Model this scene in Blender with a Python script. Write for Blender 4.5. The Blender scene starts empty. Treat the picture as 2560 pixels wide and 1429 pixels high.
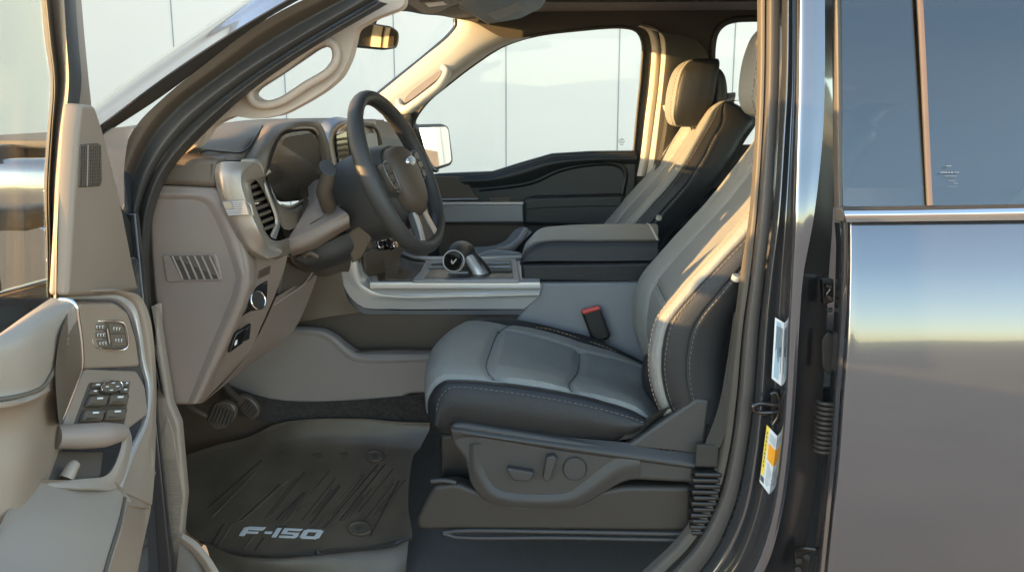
import bpy, bmesh, math, random
from mathutils import Vector, Matrix
random.seed(7)
SC = bpy.context.scene
COL = SC.collection
R = math.radians

# ------------------------------------------------------------------ camera model (used to measure the photograph)
F = 2250.0
PITCH, YAW = R(11.5), R(3.0)
CAM = Vector((.12, -1.85, 1.08))
cp, sp, cy, sy = math.cos(PITCH), math.sin(PITCH), math.cos(YAW), math.sin(YAW)
FW = Vector((-sy*cp, cy*cp, -sp)); RT = Vector((cy, sy, 0)); UP = Vector((-sy*sp, cy*sp, cp))
def ray(x, y):
    return FW + RT*((x-1280)/F) + UP*((714.5-y)/F)
def A(x, y, Y):                       # point on the plane Y = const (parallel to the truck's side)
    d = ray(x, y); return CAM + d*((Y-CAM.y)/d.y)
def B(x, y, X):                       # point on the plane X = const (across the truck)
    d = ray(x, y); return CAM + d*((X-CAM.x)/d.x)
def Cz(x, y, Z):                      # point on a level plane
    d = ray(x, y); return CAM + d*((Z-CAM.z)/d.z)
def pts(s, d=None, f=A):
    """'x,y x,y' at depth d, or 'x,y,depth ...'"""
    out = []
    for w in s.split():
        v = [float(q) for q in w.split(',')]
        out.append(f(v[0], v[1], v[2] if len(v) > 2 else d))
    return out
def pA(s, d=None): return pts(s, d, A)
def pB(s, d=None): return pts(s, d, B)
def pC(s, d=None): return pts(s, d, Cz)
def V(*a): return Vector(a)

# ------------------------------------------------------------------ materials
MATS = {}
def mat(name, col, rough=.5, metal=0, coat=0, bump=None, var=None, spec=.5, sheen=0, emit=None, coatr=.05):
    m = bpy.data.materials.new(name); m.use_nodes = True
    nt = m.node_tree; b = nt.nodes['Principled BSDF']
    b.inputs['Base Color'].default_value = (*col, 1)
    b.inputs['Roughness'].default_value = rough
    b.inputs['Metallic'].default_value = metal
    b.inputs['Coat Weight'].default_value = coat
    b.inputs['Coat Roughness'].default_value = coatr
    b.inputs['Specular IOR Level'].default_value = spec
    if sheen:
        b.inputs['Sheen Weight'].default_value = sheen
    tc = nt.nodes.new('ShaderNodeTexCoord')
    if bump:
        kind, scale, strength = bump
        if kind == 'leather':
            t = nt.nodes.new('ShaderNodeTexVoronoi'); t.inputs['Scale'].default_value = scale
            out = t.outputs['Distance']
        elif kind == 'dots':
            t = nt.nodes.new('ShaderNodeTexVoronoi'); t.inputs['Scale'].default_value = scale
            t.inputs['Randomness'].default_value = 0.6
            out = t.outputs['Distance']
        else:
            t = nt.nodes.new('ShaderNodeTexNoise'); t.inputs['Scale'].default_value = scale
            t.inputs['Detail'].default_value = 6
            out = t.outputs['Fac']
        nt.links.new(tc.outputs['Object'], t.inputs['Vector'])
        bn = nt.nodes.new('ShaderNodeBump'); bn.inputs['Strength'].default_value = strength
        bn.inputs['Distance'].default_value = .002
        nt.links.new(out, bn.inputs['Height']); nt.links.new(bn.outputs['Normal'], b.inputs['Normal'])
    if var:
        scale, lo, hi = var
        n = nt.nodes.new('ShaderNodeTexNoise'); n.inputs['Scale'].default_value = scale; n.inputs['Detail'].default_value = 5
        nt.links.new(tc.outputs['Object'], n.inputs['Vector'])
        rp = nt.nodes.new('ShaderNodeValToRGB')
        rp.color_ramp.elements[0].position = .3; rp.color_ramp.elements[1].position = .7
        rp.color_ramp.elements[0].color = (*[c*lo for c in col], 1)
        rp.color_ramp.elements[1].color = (*[min(1, c*hi) for c in col], 1)
        nt.links.new(n.outputs['Fac'], rp.inputs['Fac']); nt.links.new(rp.outputs['Color'], b.inputs['Base Color'])
        mr = nt.nodes.new('ShaderNodeMapRange')
        mr.inputs['To Min'].default_value = max(0, rough-.06); mr.inputs['To Max'].default_value = min(1, rough+.06)
        nt.links.new(n.outputs['Fac'], mr.inputs['Value']); nt.links.new(mr.outputs['Result'], b.inputs['Roughness'])
    MATS[name] = m
    return m
def glassmat(name, tint, refl, rough=0.0):
    m = bpy.data.materials.new(name); m.use_nodes = True
    nt = m.node_tree; nt.nodes.clear()
    o = nt.nodes.new('ShaderNodeOutputMaterial'); mx = nt.nodes.new('ShaderNodeMixShader')
    t = nt.nodes.new('ShaderNodeBsdfTransparent'); t.inputs['Color'].default_value = (*tint, 1)
    g = nt.nodes.new('ShaderNodeBsdfGlossy'); g.inputs['Roughness'].default_value = rough
    lw = nt.nodes.new('ShaderNodeLayerWeight')
    pw_ = nt.nodes.new('ShaderNodeMath'); pw_.operation = 'POWER'; pw_.inputs[1].default_value = 5
    nt.links.new(lw.outputs['Facing'], pw_.inputs[0])
    ad = nt.nodes.new('ShaderNodeMath'); ad.operation = 'MULTIPLY_ADD'
    ad.inputs[1].default_value = .5; ad.inputs[2].default_value = refl; ad.use_clamp = True
    nt.links.new(pw_.outputs[0], ad.inputs[0]); nt.links.new(ad.outputs[0], mx.inputs[0])
    nt.links.new(t.outputs[0], mx.inputs[1]); nt.links.new(g.outputs[0], mx.inputs[2])
    nt.links.new(mx.outputs[0], o.inputs['Surface'])
    MATS[name] = m; return m

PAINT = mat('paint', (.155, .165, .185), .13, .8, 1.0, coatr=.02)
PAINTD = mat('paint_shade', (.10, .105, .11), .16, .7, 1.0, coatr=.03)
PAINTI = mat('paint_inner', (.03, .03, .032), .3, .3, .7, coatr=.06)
RUBBER = mat('rubber', (.042, .038, .033), .55, bump=('noise', 300, .15))
SEAL = mat('seal', (.062, .056, .05), .6, bump=('noise', 250, .15))
DOORT = mat('door_tan_haze', (.25, .186, .134), .5, bump=('leather', 900, .16), var=(6, .95, 1.04))  # tan door plastic, base colour warmed to carry the flare haze
PADT = mat('pad_tan_haze', (.285, .23, .18), .45, bump=('leather', 500, .2), var=(6, .95, 1.04))  # pad tan warmed too, haze over the open door painted in
TAUPE = mat('taupe_haze', (.235, .180, .144), .5, bump=('leather', 900, .16), var=(6, .95, 1.04))  # taupe dash plastic; warm flare haze is put into its base colour
TAUPEL = mat('taupe_light_haze', (.27, .216, .168), .5, bump=('leather', 900, .14))  # lighter taupe, browned with the same painted haze
TAUPED = mat('taupe_dark', (.112, .084, .058), .5, bump=('leather', 800, .2), var=(8, .93, 1.06))
BROWN = mat('brown_plastic', (.075, .055, .038), .5, bump=('leather', 800, .2))
GREYP = mat('grey_plastic', (.20, .205, .215), .5, bump=('leather', 900, .15), var=(5, .95, 1.04))
SLATE = mat('slate_plastic', (.038, .037, .035), .48, bump=('leather', 900, .18), var=(6, .94, 1.05))
GREY = mat('grey_leather', (.222, .220, .200), .44, bump=('leather', 380, .55), var=(7, .94, 1.05), spec=.45)
GREYI = mat('grey_perforated', (.20, .20, .187), .52, bump=('dots', 260, .45), var=(9, .95, 1.05), spec=.4)
BLACKL = mat('black_leather', (.021, .022, .023), .42, bump=('leather', 420, .28), var=(7, .9, 1.1), spec=.32)
DKGREEN = mat('dark_door_vinyl', (.013, .016, .016), .42, bump=('leather', 500, .2), var=(6, .9, 1.1))
SILVER = mat('satin_silver', (.50, .47, .44), .36, .45, bump=('noise', 500, .05))
SILVERD = mat('satin_grey', (.23, .235, .25), .38, .25, var=(5, .95, 1.05))
CHROME = mat('chrome', (.82, .8, .77), .08, 1)
CHAMP = mat('champagne', (.40, .33, .255), .36, .4)
BLACKP = mat('black_plastic', (.018, .017, .016), .32, bump=('noise', 300, .08))
PODM = mat('pod_metal', (.33, .275, .225), .36, .5)
GLOSSB = mat('gloss_black', (.012, .011, .01), .08, coat=.5)
SCREEN = mat('screen_glass', (.055, .042, .03), .22, coat=.3)
DISPLAY = mat('display', (.30, .29, .26), .25)
HEAD = mat('headliner_fabric', (.064, .058, .047), .9, bump=('noise', 700, .3), sheen=.2)
TUNP = mat('tunnel_plastic', (.262, .224, .196), .5, bump=('leather', 900, .15), var=(4, .95, 1.04))
TRACKP = mat('track_plastic', (.028, .024, .020), .5, bump=('leather', 900, .15))
RAILP = mat('rail_metal', (.56, .545, .53), .34, .35, var=(5, .96, 1.04))
BEIGE = mat('pillar_beige_haze', (.45, .355, .275), .55, bump=('leather', 900, .1))  # beige near-pillar trim, its colour warmed for the flare haze
ETCH = mat('etched_mark', (.19, .22, .26), .5)
COPPER = mat('divider_brown', (.17, .115, .085), .45)
TRIMSHADE = mat('pillar_trim_painted_shade', (.06, .054, .044), .55, bump=('leather', 900, .1))  # trim colour darkened so the near pillar looks shaded where sun reaches it
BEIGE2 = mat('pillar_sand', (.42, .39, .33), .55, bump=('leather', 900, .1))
CARPET = mat('carpet', (.033, .026, .022), .95, bump=('noise', 900, 1.0), var=(120, .5, 1.6), sheen=.3)
MATR = mat('mat_rubber', (.088, .067, .048), .33, bump=('noise', 260, .3), var=(9, .8, 1.25))
MATG = mat('mat_groove', (.025, .02, .015), .6)
LETTER = mat('letter_white', (.5, .5, .51), .4)
WHITE = mat('white_mark', (.75, .74, .7), .4)
STITCH = mat('stitch_tan', (.36, .24, .14), .7)
STITCHG = mat('stitch_grey', (.115, .108, .098), .7)
BELT = mat('belt_webbing', (.03, .027, .022), .75, bump=('noise', 600, .5))
RED = mat('red_button', (.55, .07, .05), .35)
STICKW = mat('sticker_white', (.68, .72, .74), .35)
STICKY = mat('sticker_yellow', (.78, .58, .06), .4)
STICKO = mat('sticker_orange', (.85, .36, .02), .4)
STICKB = mat('sticker_blue', (.32, .46, .55), .4)
INK = mat('ink', (.06, .07, .08), .5)
MIRROR = mat('mirror_glass', (.88, .87, .84), .02, 1)
GLASS = glassmat('window_glass', (.96, .97, .95), .015)
GLASSD = glassmat('door_glass', (.95, .965, .93), .03)
TINT = glassmat('privacy_glass', (.66, .68, .68), .12)
VISORLBL = mat('visor_label', (.24, .235, .19), .6)

# ------------------------------------------------------------------ object helpers
def newobj(name, me, parent=None, m=None):
    o = bpy.data.objects.new(name, me); COL.objects.link(o)
    if m is not None and me is not None:
        for q in (m if isinstance(m, (list, tuple)) else [m]): me.materials.append(q)
    if parent is not None:
        o.parent = parent
        o.matrix_parent_inverse = Matrix.Translation(-WLOC[parent.name])
    WLOC[o.name] = o.location.copy() if parent is None else Vector((0, 0, 0))
    return o
WLOC = {}
def empty(name, loc, parent=None, label=None):
    o = bpy.data.objects.new(name, None); COL.objects.link(o)
    o.empty_display_size = .1
    loc = Vector(loc)
    o.location = loc
    if parent is not None:
        o.parent = parent; o.matrix_parent_inverse = Matrix.Translation(-WLOC[parent.name])
    WLOC[o.name] = loc
    if label: o['label'] = label
    return o
def shade(me, ang=38):
    me.polygons.foreach_set('use_smooth', [True]*len(me.polygons))
    me.set_sharp_from_angle(angle=R(ang))
    me.update()
def cr(P, n, closed=False):
    """Catmull-Rom through P resampled to n points (even chord length)"""
    P = [Vector(p) for p in P]
    if len(P) == 2:
        return [P[0].lerp(P[1], i/(n-1)) for i in range(n)]
    m = len(P); dense = []
    segs = m if closed else m-1
    for i in range(segs):
        if closed: p0, p1, p2, p3 = P[i-1], P[i], P[(i+1) % m], P[(i+2) % m]
        else:
            p1, p2 = P[i], P[i+1]
            p0 = P[i-1] if i else p1*2-p2
            p3 = P[i+2] if i+2 < m else p2*2-p1
        # centripetal
        def tt(a, b): return max((b-a).length, 1e-6)**.5
        t0 = 0; t1 = t0+tt(p0, p1); t2 = t1+tt(p1, p2); t3 = t2+tt(p2, p3)
        for k in range(16):
            t = t1+(t2-t1)*k/16
            a1 = p0*((t1-t)/(t1-t0))+p1*((t-t0)/(t1-t0)); a2 = p1*((t2-t)/(t2-t1))+p2*((t-t1)/(t2-t1)); a3 = p2*((t3-t)/(t3-t2))+p3*((t-t2)/(t3-t2))
            b1 = a1*((t2-t)/(t2-t0))+a2*((t-t0)/(t2-t0)); b2 = a2*((t3-t)/(t3-t1))+a3*((t-t1)/(t3-t1))
            dense.append(b1*((t2-t)/(t2-t1))+b2*((t-t1)/(t2-t1)))
    dense.append(P[0] if closed else P[-1])
    L = [0]
    for i in range(1, len(dense)): L.append(L[-1]+(dense[i]-dense[i-1]).length)
    out = []; j = 0; cnt = n if not closed else n
    for i in range(cnt):
        s = L[-1]*i/(n if closed else n-1)
        while j < len(L)-2 and L[j+1] < s: j += 1
        out.append(dense[j].lerp(dense[j+1], min(1, max(0, (s-L[j])/max(1e-9, L[j+1]-L[j])))))
    return out
def cru(P, per):
    """Catmull-Rom, `per` steps on every span: keeps stations matched between guides"""
    P = [Vector(p) for p in P]; m = len(P); out = []
    for i in range(m-1):
        p1, p2 = P[i], P[i+1]; p0 = P[i-1] if i else p1*2-p2; p3 = P[i+2] if i+2 < m else p2*2-p1
        for k in range(per):
            t = k/per
            out.append(.5*((2*p1)+(p2-p0)*t+(2*p0-5*p1+4*p2-p3)*t*t+(3*p1-p0-3*p2+p3)*t**3))
    out.append(P[-1]); return out
def meshof(name, verts, faces, mi=None):
    me = bpy.data.meshes.new(name); me.from_pydata([tuple(v) for v in verts], [], faces)
    if mi: me.polygons.foreach_set('material_index', mi)
    me.validate(); return me
def loft(name, guides, mats, parent=None, n=40, per=None, cross=6, smooth=True, thick=0, ang=38, closed=False, disp=None, recalc=None):
    """guides: lists of 3D points; a surface through them. mats: one material, or one index per span with a list"""
    if per: rows = [cru(g, per) for g in guides]
    else: rows = [cr(g, n) for g in guides]
    n = len(rows[0]); spans = len(guides)-1
    if smooth and len(rows) > 2:
        cols = [cru([r[j] for r in rows], cross) for j in range(n)]
    else:
        cols = []
        for j in range(n):
            c = []
            for i in range(spans):
                for k in range(cross): c.append(rows[i][j].lerp(rows[i+1][j], k/cross))
            c.append(rows[-1][j]); cols.append(c)
    m = len(cols[0])
    if disp: disp(cols, n, m)
    verts = [p for c in cols for p in c]
    faces = []; mi = []
    ml = mats if isinstance(mats, tuple) else None
    for j in range(n-1):
        for i in range(m-1):
            faces.append((j*m+i, j*m+i+1, (j+1)*m+i+1, (j+1)*m+i)); mi.append(ml[1][i//cross] if ml and not callable(ml[1]) else (ml[1](j/(n-1), i/cross) if ml else 0))
    me = meshof(name, verts, faces, mi)
    # face the camera on the whole
    s = 0
    for p in me.polygons: s += p.area*p.normal.dot(CAM-p.center)
    if s < 0: me.flip_normals()
    if thick: solid(me, thick)
    shade(me, ang)
    return newobj(name, me, parent, ml[0] if ml else mats)
def solid(me, t):
    bm = bmesh.new(); bm.from_mesh(me)
    bmesh.ops.remove_doubles(bm, verts=bm.verts[:], dist=1e-6)
    bm.normal_update()
    src = bm.faces[:]
    r = bmesh.ops.solidify(bm, geom=src, thickness=t)
    bmesh.ops.recalc_face_normals(bm, faces=bm.faces[:])
    bm.to_mesh(me); bm.free()
def basis(P, toward=None):
    c = sum(P, Vector())/len(P); nrm = Vector()
    for i in range(len(P)):
        a, b = P[i], P[(i+1) % len(P)]
        nrm += Vector(((a.y-b.y)*(a.z+b.z), (a.z-b.z)*(a.x+b.x), (a.x-b.x)*(a.y+b.y)))
    nrm.normalize()
    if nrm.dot((toward or CAM)-c) < 0: nrm = -nrm
    u = Vector((1, 0, 0)) if abs(nrm.x) < .8 else Vector((0, 1, 0))
    u = (u-nrm*u.dot(nrm)).normalized(); v = nrm.cross(u)
    return c, u, v, nrm
def rnd(P, r, k=5):
    """round the corners of a closed 2D polygon"""
    out = []; m = len(P)
    for i in range(m):
        a, b, c = P[i-1], P[i], P[(i+1) % m]
        d1, d2 = (a-b), (c-b); q = min(r, d1.length*.48, d2.length*.48)
        s, e = b+d1.normalized()*q, b+d2.normalized()*q
        for j in range(k+1):
            t = j/k; out.append(s*(1-t)**2+b*2*t*(1-t)+e*t*t)
    return out
def slab(name, P, m, parent=None, thick=.02, bev=.004, r=0, spline=0, holes=(), front=0.0, hr=0, bres=2, keepfront=True):
    """a plate with rounded edges through a traced outline; its front lies in the traced plane, its body behind it"""
    c, u, v, nr = basis(P)
    def flat(Q): return [Vector(((p-c).dot(u), (p-c).dot(v))) for p in Q]
    loops = [flat(P)]+[flat(h) for h in holes]
    if spline: loops = [[Vector((q.x, q.y)) for q in cr([Vector((p.x, p.y, 0)) for p in L], spline if i == 0 else 40, True)] for i, L in enumerate(loops)]
    else: loops = [rnd(L, (r if i == 0 else hr)) if (r if i == 0 else hr) else L for i, L in enumerate(loops)]
    bev = min(bev, thick*.49)
    cd = bpy.data.curves.new(name, 'CURVE'); cd.dimensions = '2D'; cd.fill_mode = 'BOTH'
    cd.extrude = max(thick/2-bev, 0); cd.bevel_depth = bev; cd.bevel_resolution = bres; cd.offset = -bev
    for L in loops:
        s = cd.splines.new('POLY'); s.points.add(len(L)-1)
        for i, p in enumerate(L): s.points[i].co = (p.x, p.y, 0, 1)
        s.use_cyclic_u = True
    tmp = bpy.data.objects.new('tmp', cd)
    me = bpy.data.meshes.new_from_object(tmp)
    bpy.data.objects.remove(tmp); bpy.data.curves.remove(cd)
    o = c+nr*(front-thick/2)
    M = Matrix(((u.x, v.x, nr.x, o.x), (u.y, v.y, nr.y, o.y), (u.z, v.z, nr.z, o.z), (0, 0, 0, 1)))
    me.transform(M); me.name = name
    me.materials.clear()
    shade(me, 50)
    return newobj(name, me, parent, m)
def tube(name, P, r, m, parent=None, n=24, k=10, closed=False, cap=True, sm=True, flat=None):
    """a round bar along a path; r a number or a list along the path; flat=(axis, ratio) squashes it"""
    path = cr(P, n, closed) if sm else [Vector(p) for p in P]
    n = len(path); verts = []; faces = []
    rr = [r]*n if not isinstance(r, (list, tuple)) else [r[min(len(r)-1, int(i/(n-1)*(len(r)-1)))]*(1-((i/(n-1)*(len(r)-1)) % 1))+r[min(len(r)-1, int(i/(n-1)*(len(r)-1))+1)]*((i/(n-1)*(len(r)-1)) % 1) for i in range(n)]
    ref = None
    for i in range(n):
        if closed: t = path[(i+1) % n]-path[i-1]
        else: t = path[min(i+1, n-1)]-path[max(i-1, 0)]
        t.normalize()
        if ref is None:
            ref = t.orthogonal().normalized()
        ref = (ref-t*ref.dot(t)).normalized(); b = t.cross(ref)
        for j in range(k):
            a = 2*math.pi*j/k; off = ref*math.cos(a)*rr[i]+b*math.sin(a)*rr[i]
            if flat: off = off-Vector(flat[0])*off.dot(Vector(flat[0]))*(1-flat[1])
            verts.append(path[i]+off)
    for i in range(n if closed else n-1):
        for j in range(k):
            i2 = (i+1) % n
            faces.append((i*k+j, i*k+(j+1) % k, i2*k+(j+1) % k, i2*k+j))
    if cap and not closed:
        faces.append(tuple(range(k-1, -1, -1))); faces.append(tuple((n-1)*k+j for j in range(k)))
    me = meshof(name, verts, faces); shade(me, 50)
    return newobj(name, me, parent, m)
def box(name, c, size, m, parent=None, bev=.004, rot=None, seg=3):
    bm = bmesh.new(); bmesh.ops.create_cube(bm, size=1)
    for v in bm.verts: v.co = Vector((v.co.x*size[0], v.co.y*size[1], v.co.z*size[2]))
    if bev: bmesh.ops.bevel(bm, geom=bm.edges[:], offset=min(bev, min(size)*.49), segments=seg, affect='EDGES', profile=.5)
    me = bpy.data.meshes.new(name); bm.to_mesh(me); bm.free()
    M = Matrix.Translation(Vector(c))
    if rot is not None: M = M @ (rot if isinstance(rot, Matrix) else Matrix.Rotation(rot[2], 4, 'Z') @ Matrix.Rotation(rot[1], 4, 'Y') @ Matrix.Rotation(rot[0], 4, 'X'))
    me.transform(M); shade(me, 45)
    return newobj(name, me, parent, m)
def join(name, objs, parent=None):
    """merge several freshly built meshes into one mesh object (one part)"""
    bm = bmesh.new(); mats = []
    for o in objs:
        idx = []
        for q in o.data.materials:
            if q not in mats: mats.append(q)
            idx.append(mats.index(q))
        n0 = len(bm.faces); bm.from_mesh(o.data); bm.faces.ensure_lookup_table()
        for f in bm.faces[n0:]: f.material_index = idx[f.material_index] if idx else 0
    me = bpy.data.meshes.new(name); bm.to_mesh(me); bm.free()
    for o in objs:
        d = o.data; bpy.data.objects.remove(o); bpy.data.meshes.remove(d)
    return newobj(name, me, parent, mats)
def stitches(name, P, m, parent, seg=.0075, gap=.0045, r=.0011):
    L = sum((P[i+1]-P[i]).length for i in range(len(P)-1)); n = max(4, int(L/((seg+gap)/2)))
    Q = cr(P, n); verts = []; faces = []
    for i in range(0, len(Q)-1, 2):
        a, b = Q[i], Q[i+1]; t = (b-a).normalized(); a = a-t*seg*.1; b = a+t*seg
        s = t.orthogonal().normalized(); w = t.cross(s); k = len(verts)
        for p in (a, b):
            for (x, y) in ((1, 0), (.5, .87), (-.5, .87), (-1, 0), (-.5, -.87), (.5, -.87)): verts.append(p+s*x*r+w*y*r)
        for j in range(6): faces.append((k+j, k+(j+1) % 6, k+6+(j+1) % 6, k+6+j))
        faces.append(tuple(k+j for j in range(5, -1, -1))); faces.append(tuple(k+6+j for j in range(6)))
    me = meshof(name, verts, faces); shade(me, 60)
    return newobj(name, me, parent, m)
def toward(P, d): return [p+(CAM-p).normalized()*d for p in P]


EXPO = 3.0
# ================================================================== THE TRUCK
TRUCK = empty('pickup_truck', (.45, .85, -.72))
TRUCK['label'] = 'dark grey crew cab pickup truck with its front door wide open showing grey seats'
TRUCK['category'] = 'truck'

# ------------------------------------------------------------------ windscreen pillar and door opening, near side
PIL = empty('windshield_pillar', (-.8, 0, .9), TRUCK)
o0 = pA('760,-95 626,0 500,84 370,174 245,266 170,320', .045)
o1 = pA('790,-72 652,13 524,98 388,192 258,283 180,340', .0)
o2 = pA('815,-55 668,28 536,108 405,197 270,298 190,358', -.032)
loft('pillar_skin', [pA('745,-95 610,0 484,84 354,174 229,266 155,320', .16), o0, o1, o2], PAINT, PIL, cross=6, thick=.003)
o3 = pA('830,-45 655,55 528,150 398,246 273,328 190,385', .03)
loft('gutter', [toward(o2, -.001), o3], RUBBER, PIL)
a0 = pA('850,-45 655,55 520,155 405,248 338,318 300,400 284,480 282,600 300,740 330,850 350,960', .02)
a1 = pA('868,-30 668,74 530,175 415,265 352,345 313,435 300,520 300,640 318,750 350,860 372,960', .028)
a2 = pA('893,-20 700,85 560,180 430,283 362,372 322,470 312,560 318,660 338,765 366,870 390,965', .055)
a3 = pA('905,-12 713,98 570,192 440,297 374,388 334,480 324,580 330,680 348,775 376,880 396,970', .045)
a4 = pA('940,0 742,116 600,212 470,318 395,410 354,505 340,600 346,700 362,795 388,895 404,980', .06)
a5 = pA('970,10 785,118 645,214 515,330 425,432 388,520 374,610 376,720 388,830 404,930 416,1000', .09)
loft('opening_flange', [a0, a1, a2, a3], (([TAUPED, BROWN, SEAL]), [0, 1, 2]), PIL, n=60, cross=4)
loft('weatherstrip', [a3, pA('925,-8 728,106 585,200 455,306 384,398 344,490 332,590 338,690 355,785 382,888 400,975', .035), a4], SEAL, PIL, n=60, cross=5)
a45 = pA('955,6 764,118 622,214 492,325 410,421 371,512 357,605 361,710 375,812 396,912 410,990', .045)
loft('weatherstrip', [toward(a4, -.004), a45, a5], RUBBER, PIL, n=60, cross=5)
loft('pillar_base', [pA('190,340 262,322 300,318 345,312', .0), pA('200,420 262,420 300,400 320,350', .0), pA('210,600 255,600 300,600 310,500', .0), pA('210,900 260,900 330,900 340,800', .0)], PAINT, PIL, n=20)

box('cowl_corner', (-.97, .06, .88), (.34, .12, .17), PAINT, PIL, .03)
# near-side pillar trim with its grab handle
PT = slab('pillar_trim', pA('1000,-12 800,92 640,204 560,264 480,334 422,402 394,470 386,525 394,456 428,394 488,354 503,332 513,312 545,292 580,278 640,287 700,276 760,244 805,216 842,184 863,140 870,112 880,64 930,34 1000,8', .125),
          BEIGE, TRUCK, .045, .010, r=.015,
          holes=[pA('630,236 642,221 700,184 790,122 814,113 831,122 834,146 818,170 760,208 690,249 652,252', .125)], hr=.02, bres=4)
tube('grab_handle', toward(pA('624,228 640,212 700,175 788,112 815,106 836,116 841,147 824,177 764,215 695,257 648,262 628,250', .125), .012), .0095, BEIGE, PT, n=60, k=10, closed=True)

# ------------------------------------------------------------------ front door, swung open
DOOR = empty('door', (-.66, -.1, .3), TRUCK, 'front door swung open with pale armrest and speaker in its sail panel')
gl = slab('window', pB('120,748 60,800 -80,890 -90,-90 96,-90 112,100 126,205 118,330 110,470', -.69), GLASSD, DOOR, .004, .001)
f = ['98,-40 112,100 126,205 118,330 110,470 116,600 120,745', '112,-40 126,100 137,205 130,330 122,470 124,600 126,745',
     '126,-40 140,100 150,205 138,330 130,470 130,600 132,745', '158,-40 166,100 172,205 160,330 148,470 142,600 140,745',
     '186,-40 196,100 204,205 197,270 186,470 178,600 172,740', '200,-40 212,100 222,205 228,270 215,470 205,600 200,740']
X = [-.70, -.672, -.68, -.65, -.66, -.70]
loft('window_frame', [pB(s, x) for s, x in zip(f, X)], ([RUBBER, TAUPED, SLATE, DOORT], [0, 1, 3, 2, 3]), DOOR, n=50, cross=4, thick=.004)
def pS(s, h=0):     # the sail panel's own plane, turned away from the front
    P0, P1, P2 = A(347, 724, -.20), A(184, 500, -.50), A(238, 264, -.40)
    nn = (P1-P0).cross(P2-P0).normalized()
    if nn.dot(CAM-P0) < 0: nn = -nn
    out = []
    for w_ in s.split():
        x, y = [float(k) for k in w_.split(',')]; d = ray(x, y)
        out.append(CAM+d*((P0-CAM).dot(nn)/d.dot(nn))+nn*h)
    return out
SAIL = slab('sail_panel', pS('205,260 238,264 258,325 300,490 330,645 347,724 300,733 170,740 184,500 196,330'), DOORT, DOOR, .03, .007, r=.008)
# speaker grille: dark mesh with a central bar
g = pS('199,361 243,357 251,365 253,457 246,466 195,469', .002)
slab('speaker_grille', g, BROWN, SAIL, .006, .002, r=.004)
mesh = []
for i in range(12):
    y0 = 366+i*8.3
    mesh.append(tube('q', pS(f'199,{y0} 249,{y0-3}', .003), .0006, TAUPED, None, n=2, k=5))
for i in range(9):
    x0 = 202+i*5.5
    mesh.append(tube('q', pS(f'{x0+1},362 {x0-1},465', .003), .0006 if i != 2 else .0018, TAUPED if i != 2 else TAUPE, None, n=2, k=5))
join('grille_mesh', mesh, SAIL)
# padded upper door and pocket side
p0 = pA('128,744,-.58 60,790,-.66 0,833,-.73 -70,880,-.80')
p0b = pA('160,748,-.585 92,782,-.66 24,826,-.73 -60,880,-.80')
p1 = pA('188,760,-.59 130,800,-.66 60,846,-.73 -60,905,-.80')
p2 = pA('196,810,-.585 145,858,-.655 70,905,-.73 -60,960,-.80')
p3 = pA('200,880,-.58 138,925,-.655 70,975,-.73 -60,1000,-.80')
p4 = pA('180,960,-.585 128,975,-.665 62,1004,-.75 -60,1018,-.82')
loft('upper_pad', [p0, p0b, p1, p2, p3, p4], PADT, DOOR, n=24, cross=6, thick=.004)
loft('pad_end', [toward(pA('176,764,-.592 150,838,-.652 139,915,-.66 140,975,-.665 148,1060,-.64', None), .010), toward(pA('182,775,-.588 172,840,-.61 166,920,-.61 158,985,-.61 150,1060,-.60', None), .012), toward(pA('192,790,-.586 201,855,-.582 203,915,-.572 176,998,-.565 152,1060,-.575', None), .004)], TAUPED, DOOR, n=24, cross=5)  # darker colour paints in the shadow side between pad and chrome strip
tube('piping', toward(pA('138,918,-.658 112,962,-.69 70,984,-.73 0,998,-.775 -60,1002,-.80'), .002), .0035, TAUPED, DOOR, n=24)
p4c = pA('172,985,-.565 130,996,-.635 64,1022,-.72 -60,1038,-.79')
p5 = pA('168,1010,-.55 130,1036,-.625 66,1064,-.71 -60,1084,-.78')
p6 = pA('156,1090,-.565 118,1130,-.645 60,1160,-.73 -60,1190,-.79')
p7 = pA('150,1230,-.60 90,1260,-.69 30,1330,-.76 -60,1400,-.81')
loft('map_side', [p4, p4c, p5, p6, p7], DOORT, DOOR, n=20, thick=.004)
tube('trim_strip', toward(pA('150,748,-.585 178,752,-.587 190,765,-.588 196,800,-.585 203,850,-.58 205,912,-.57 196,945,-.56 175,1000,-.56 152,1056,-.57'), .004), .0032, CHROME, DOOR, n=50, k=8)
# lock and memory panel
LP = slab('lock_panel', pA('196,758,-.44 290,758,-.36 322,783,-.33 342,850,-.31 352,916,-.30 206,924,-.43'), DOORT, DOOR, .02, .005, r=.01)
c = 'A'
mem = toward(pA('229,806,-.40 246,802,-.39 300,804,-.352 312,810,-.345 321,862,-.338 315,871,-.34 250,872,-.388 236,864,-.40'), .006)
CL = slab('switch_cluster', mem, BROWN, LP, .008, .002, r=.006)
tube('cluster_rim', toward(mem, .0015), .0016, CHROME, CL, n=60, k=8, closed=True)
def q2(x, y, Yl=-.405, Yr=-.335): return A(x, y, Yl+(Yr-Yl)*(x-228)/94)
tube('cluster_bar', toward([q2(268, 820), q2(274, 857)], .009), .002, CHROME, CL, n=2, k=8)
bt = [('233,808 263,808 265,825 235,826', 'r'), ('236,829 265,828 267,844 238,846', 'r'), ('240,849 268,847 272,867 248,868', 'r'), ('272,809 306,811 312,833 275,832', 'r'), ('276,836 313,837 317,862 280,866', 'r')]
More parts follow.
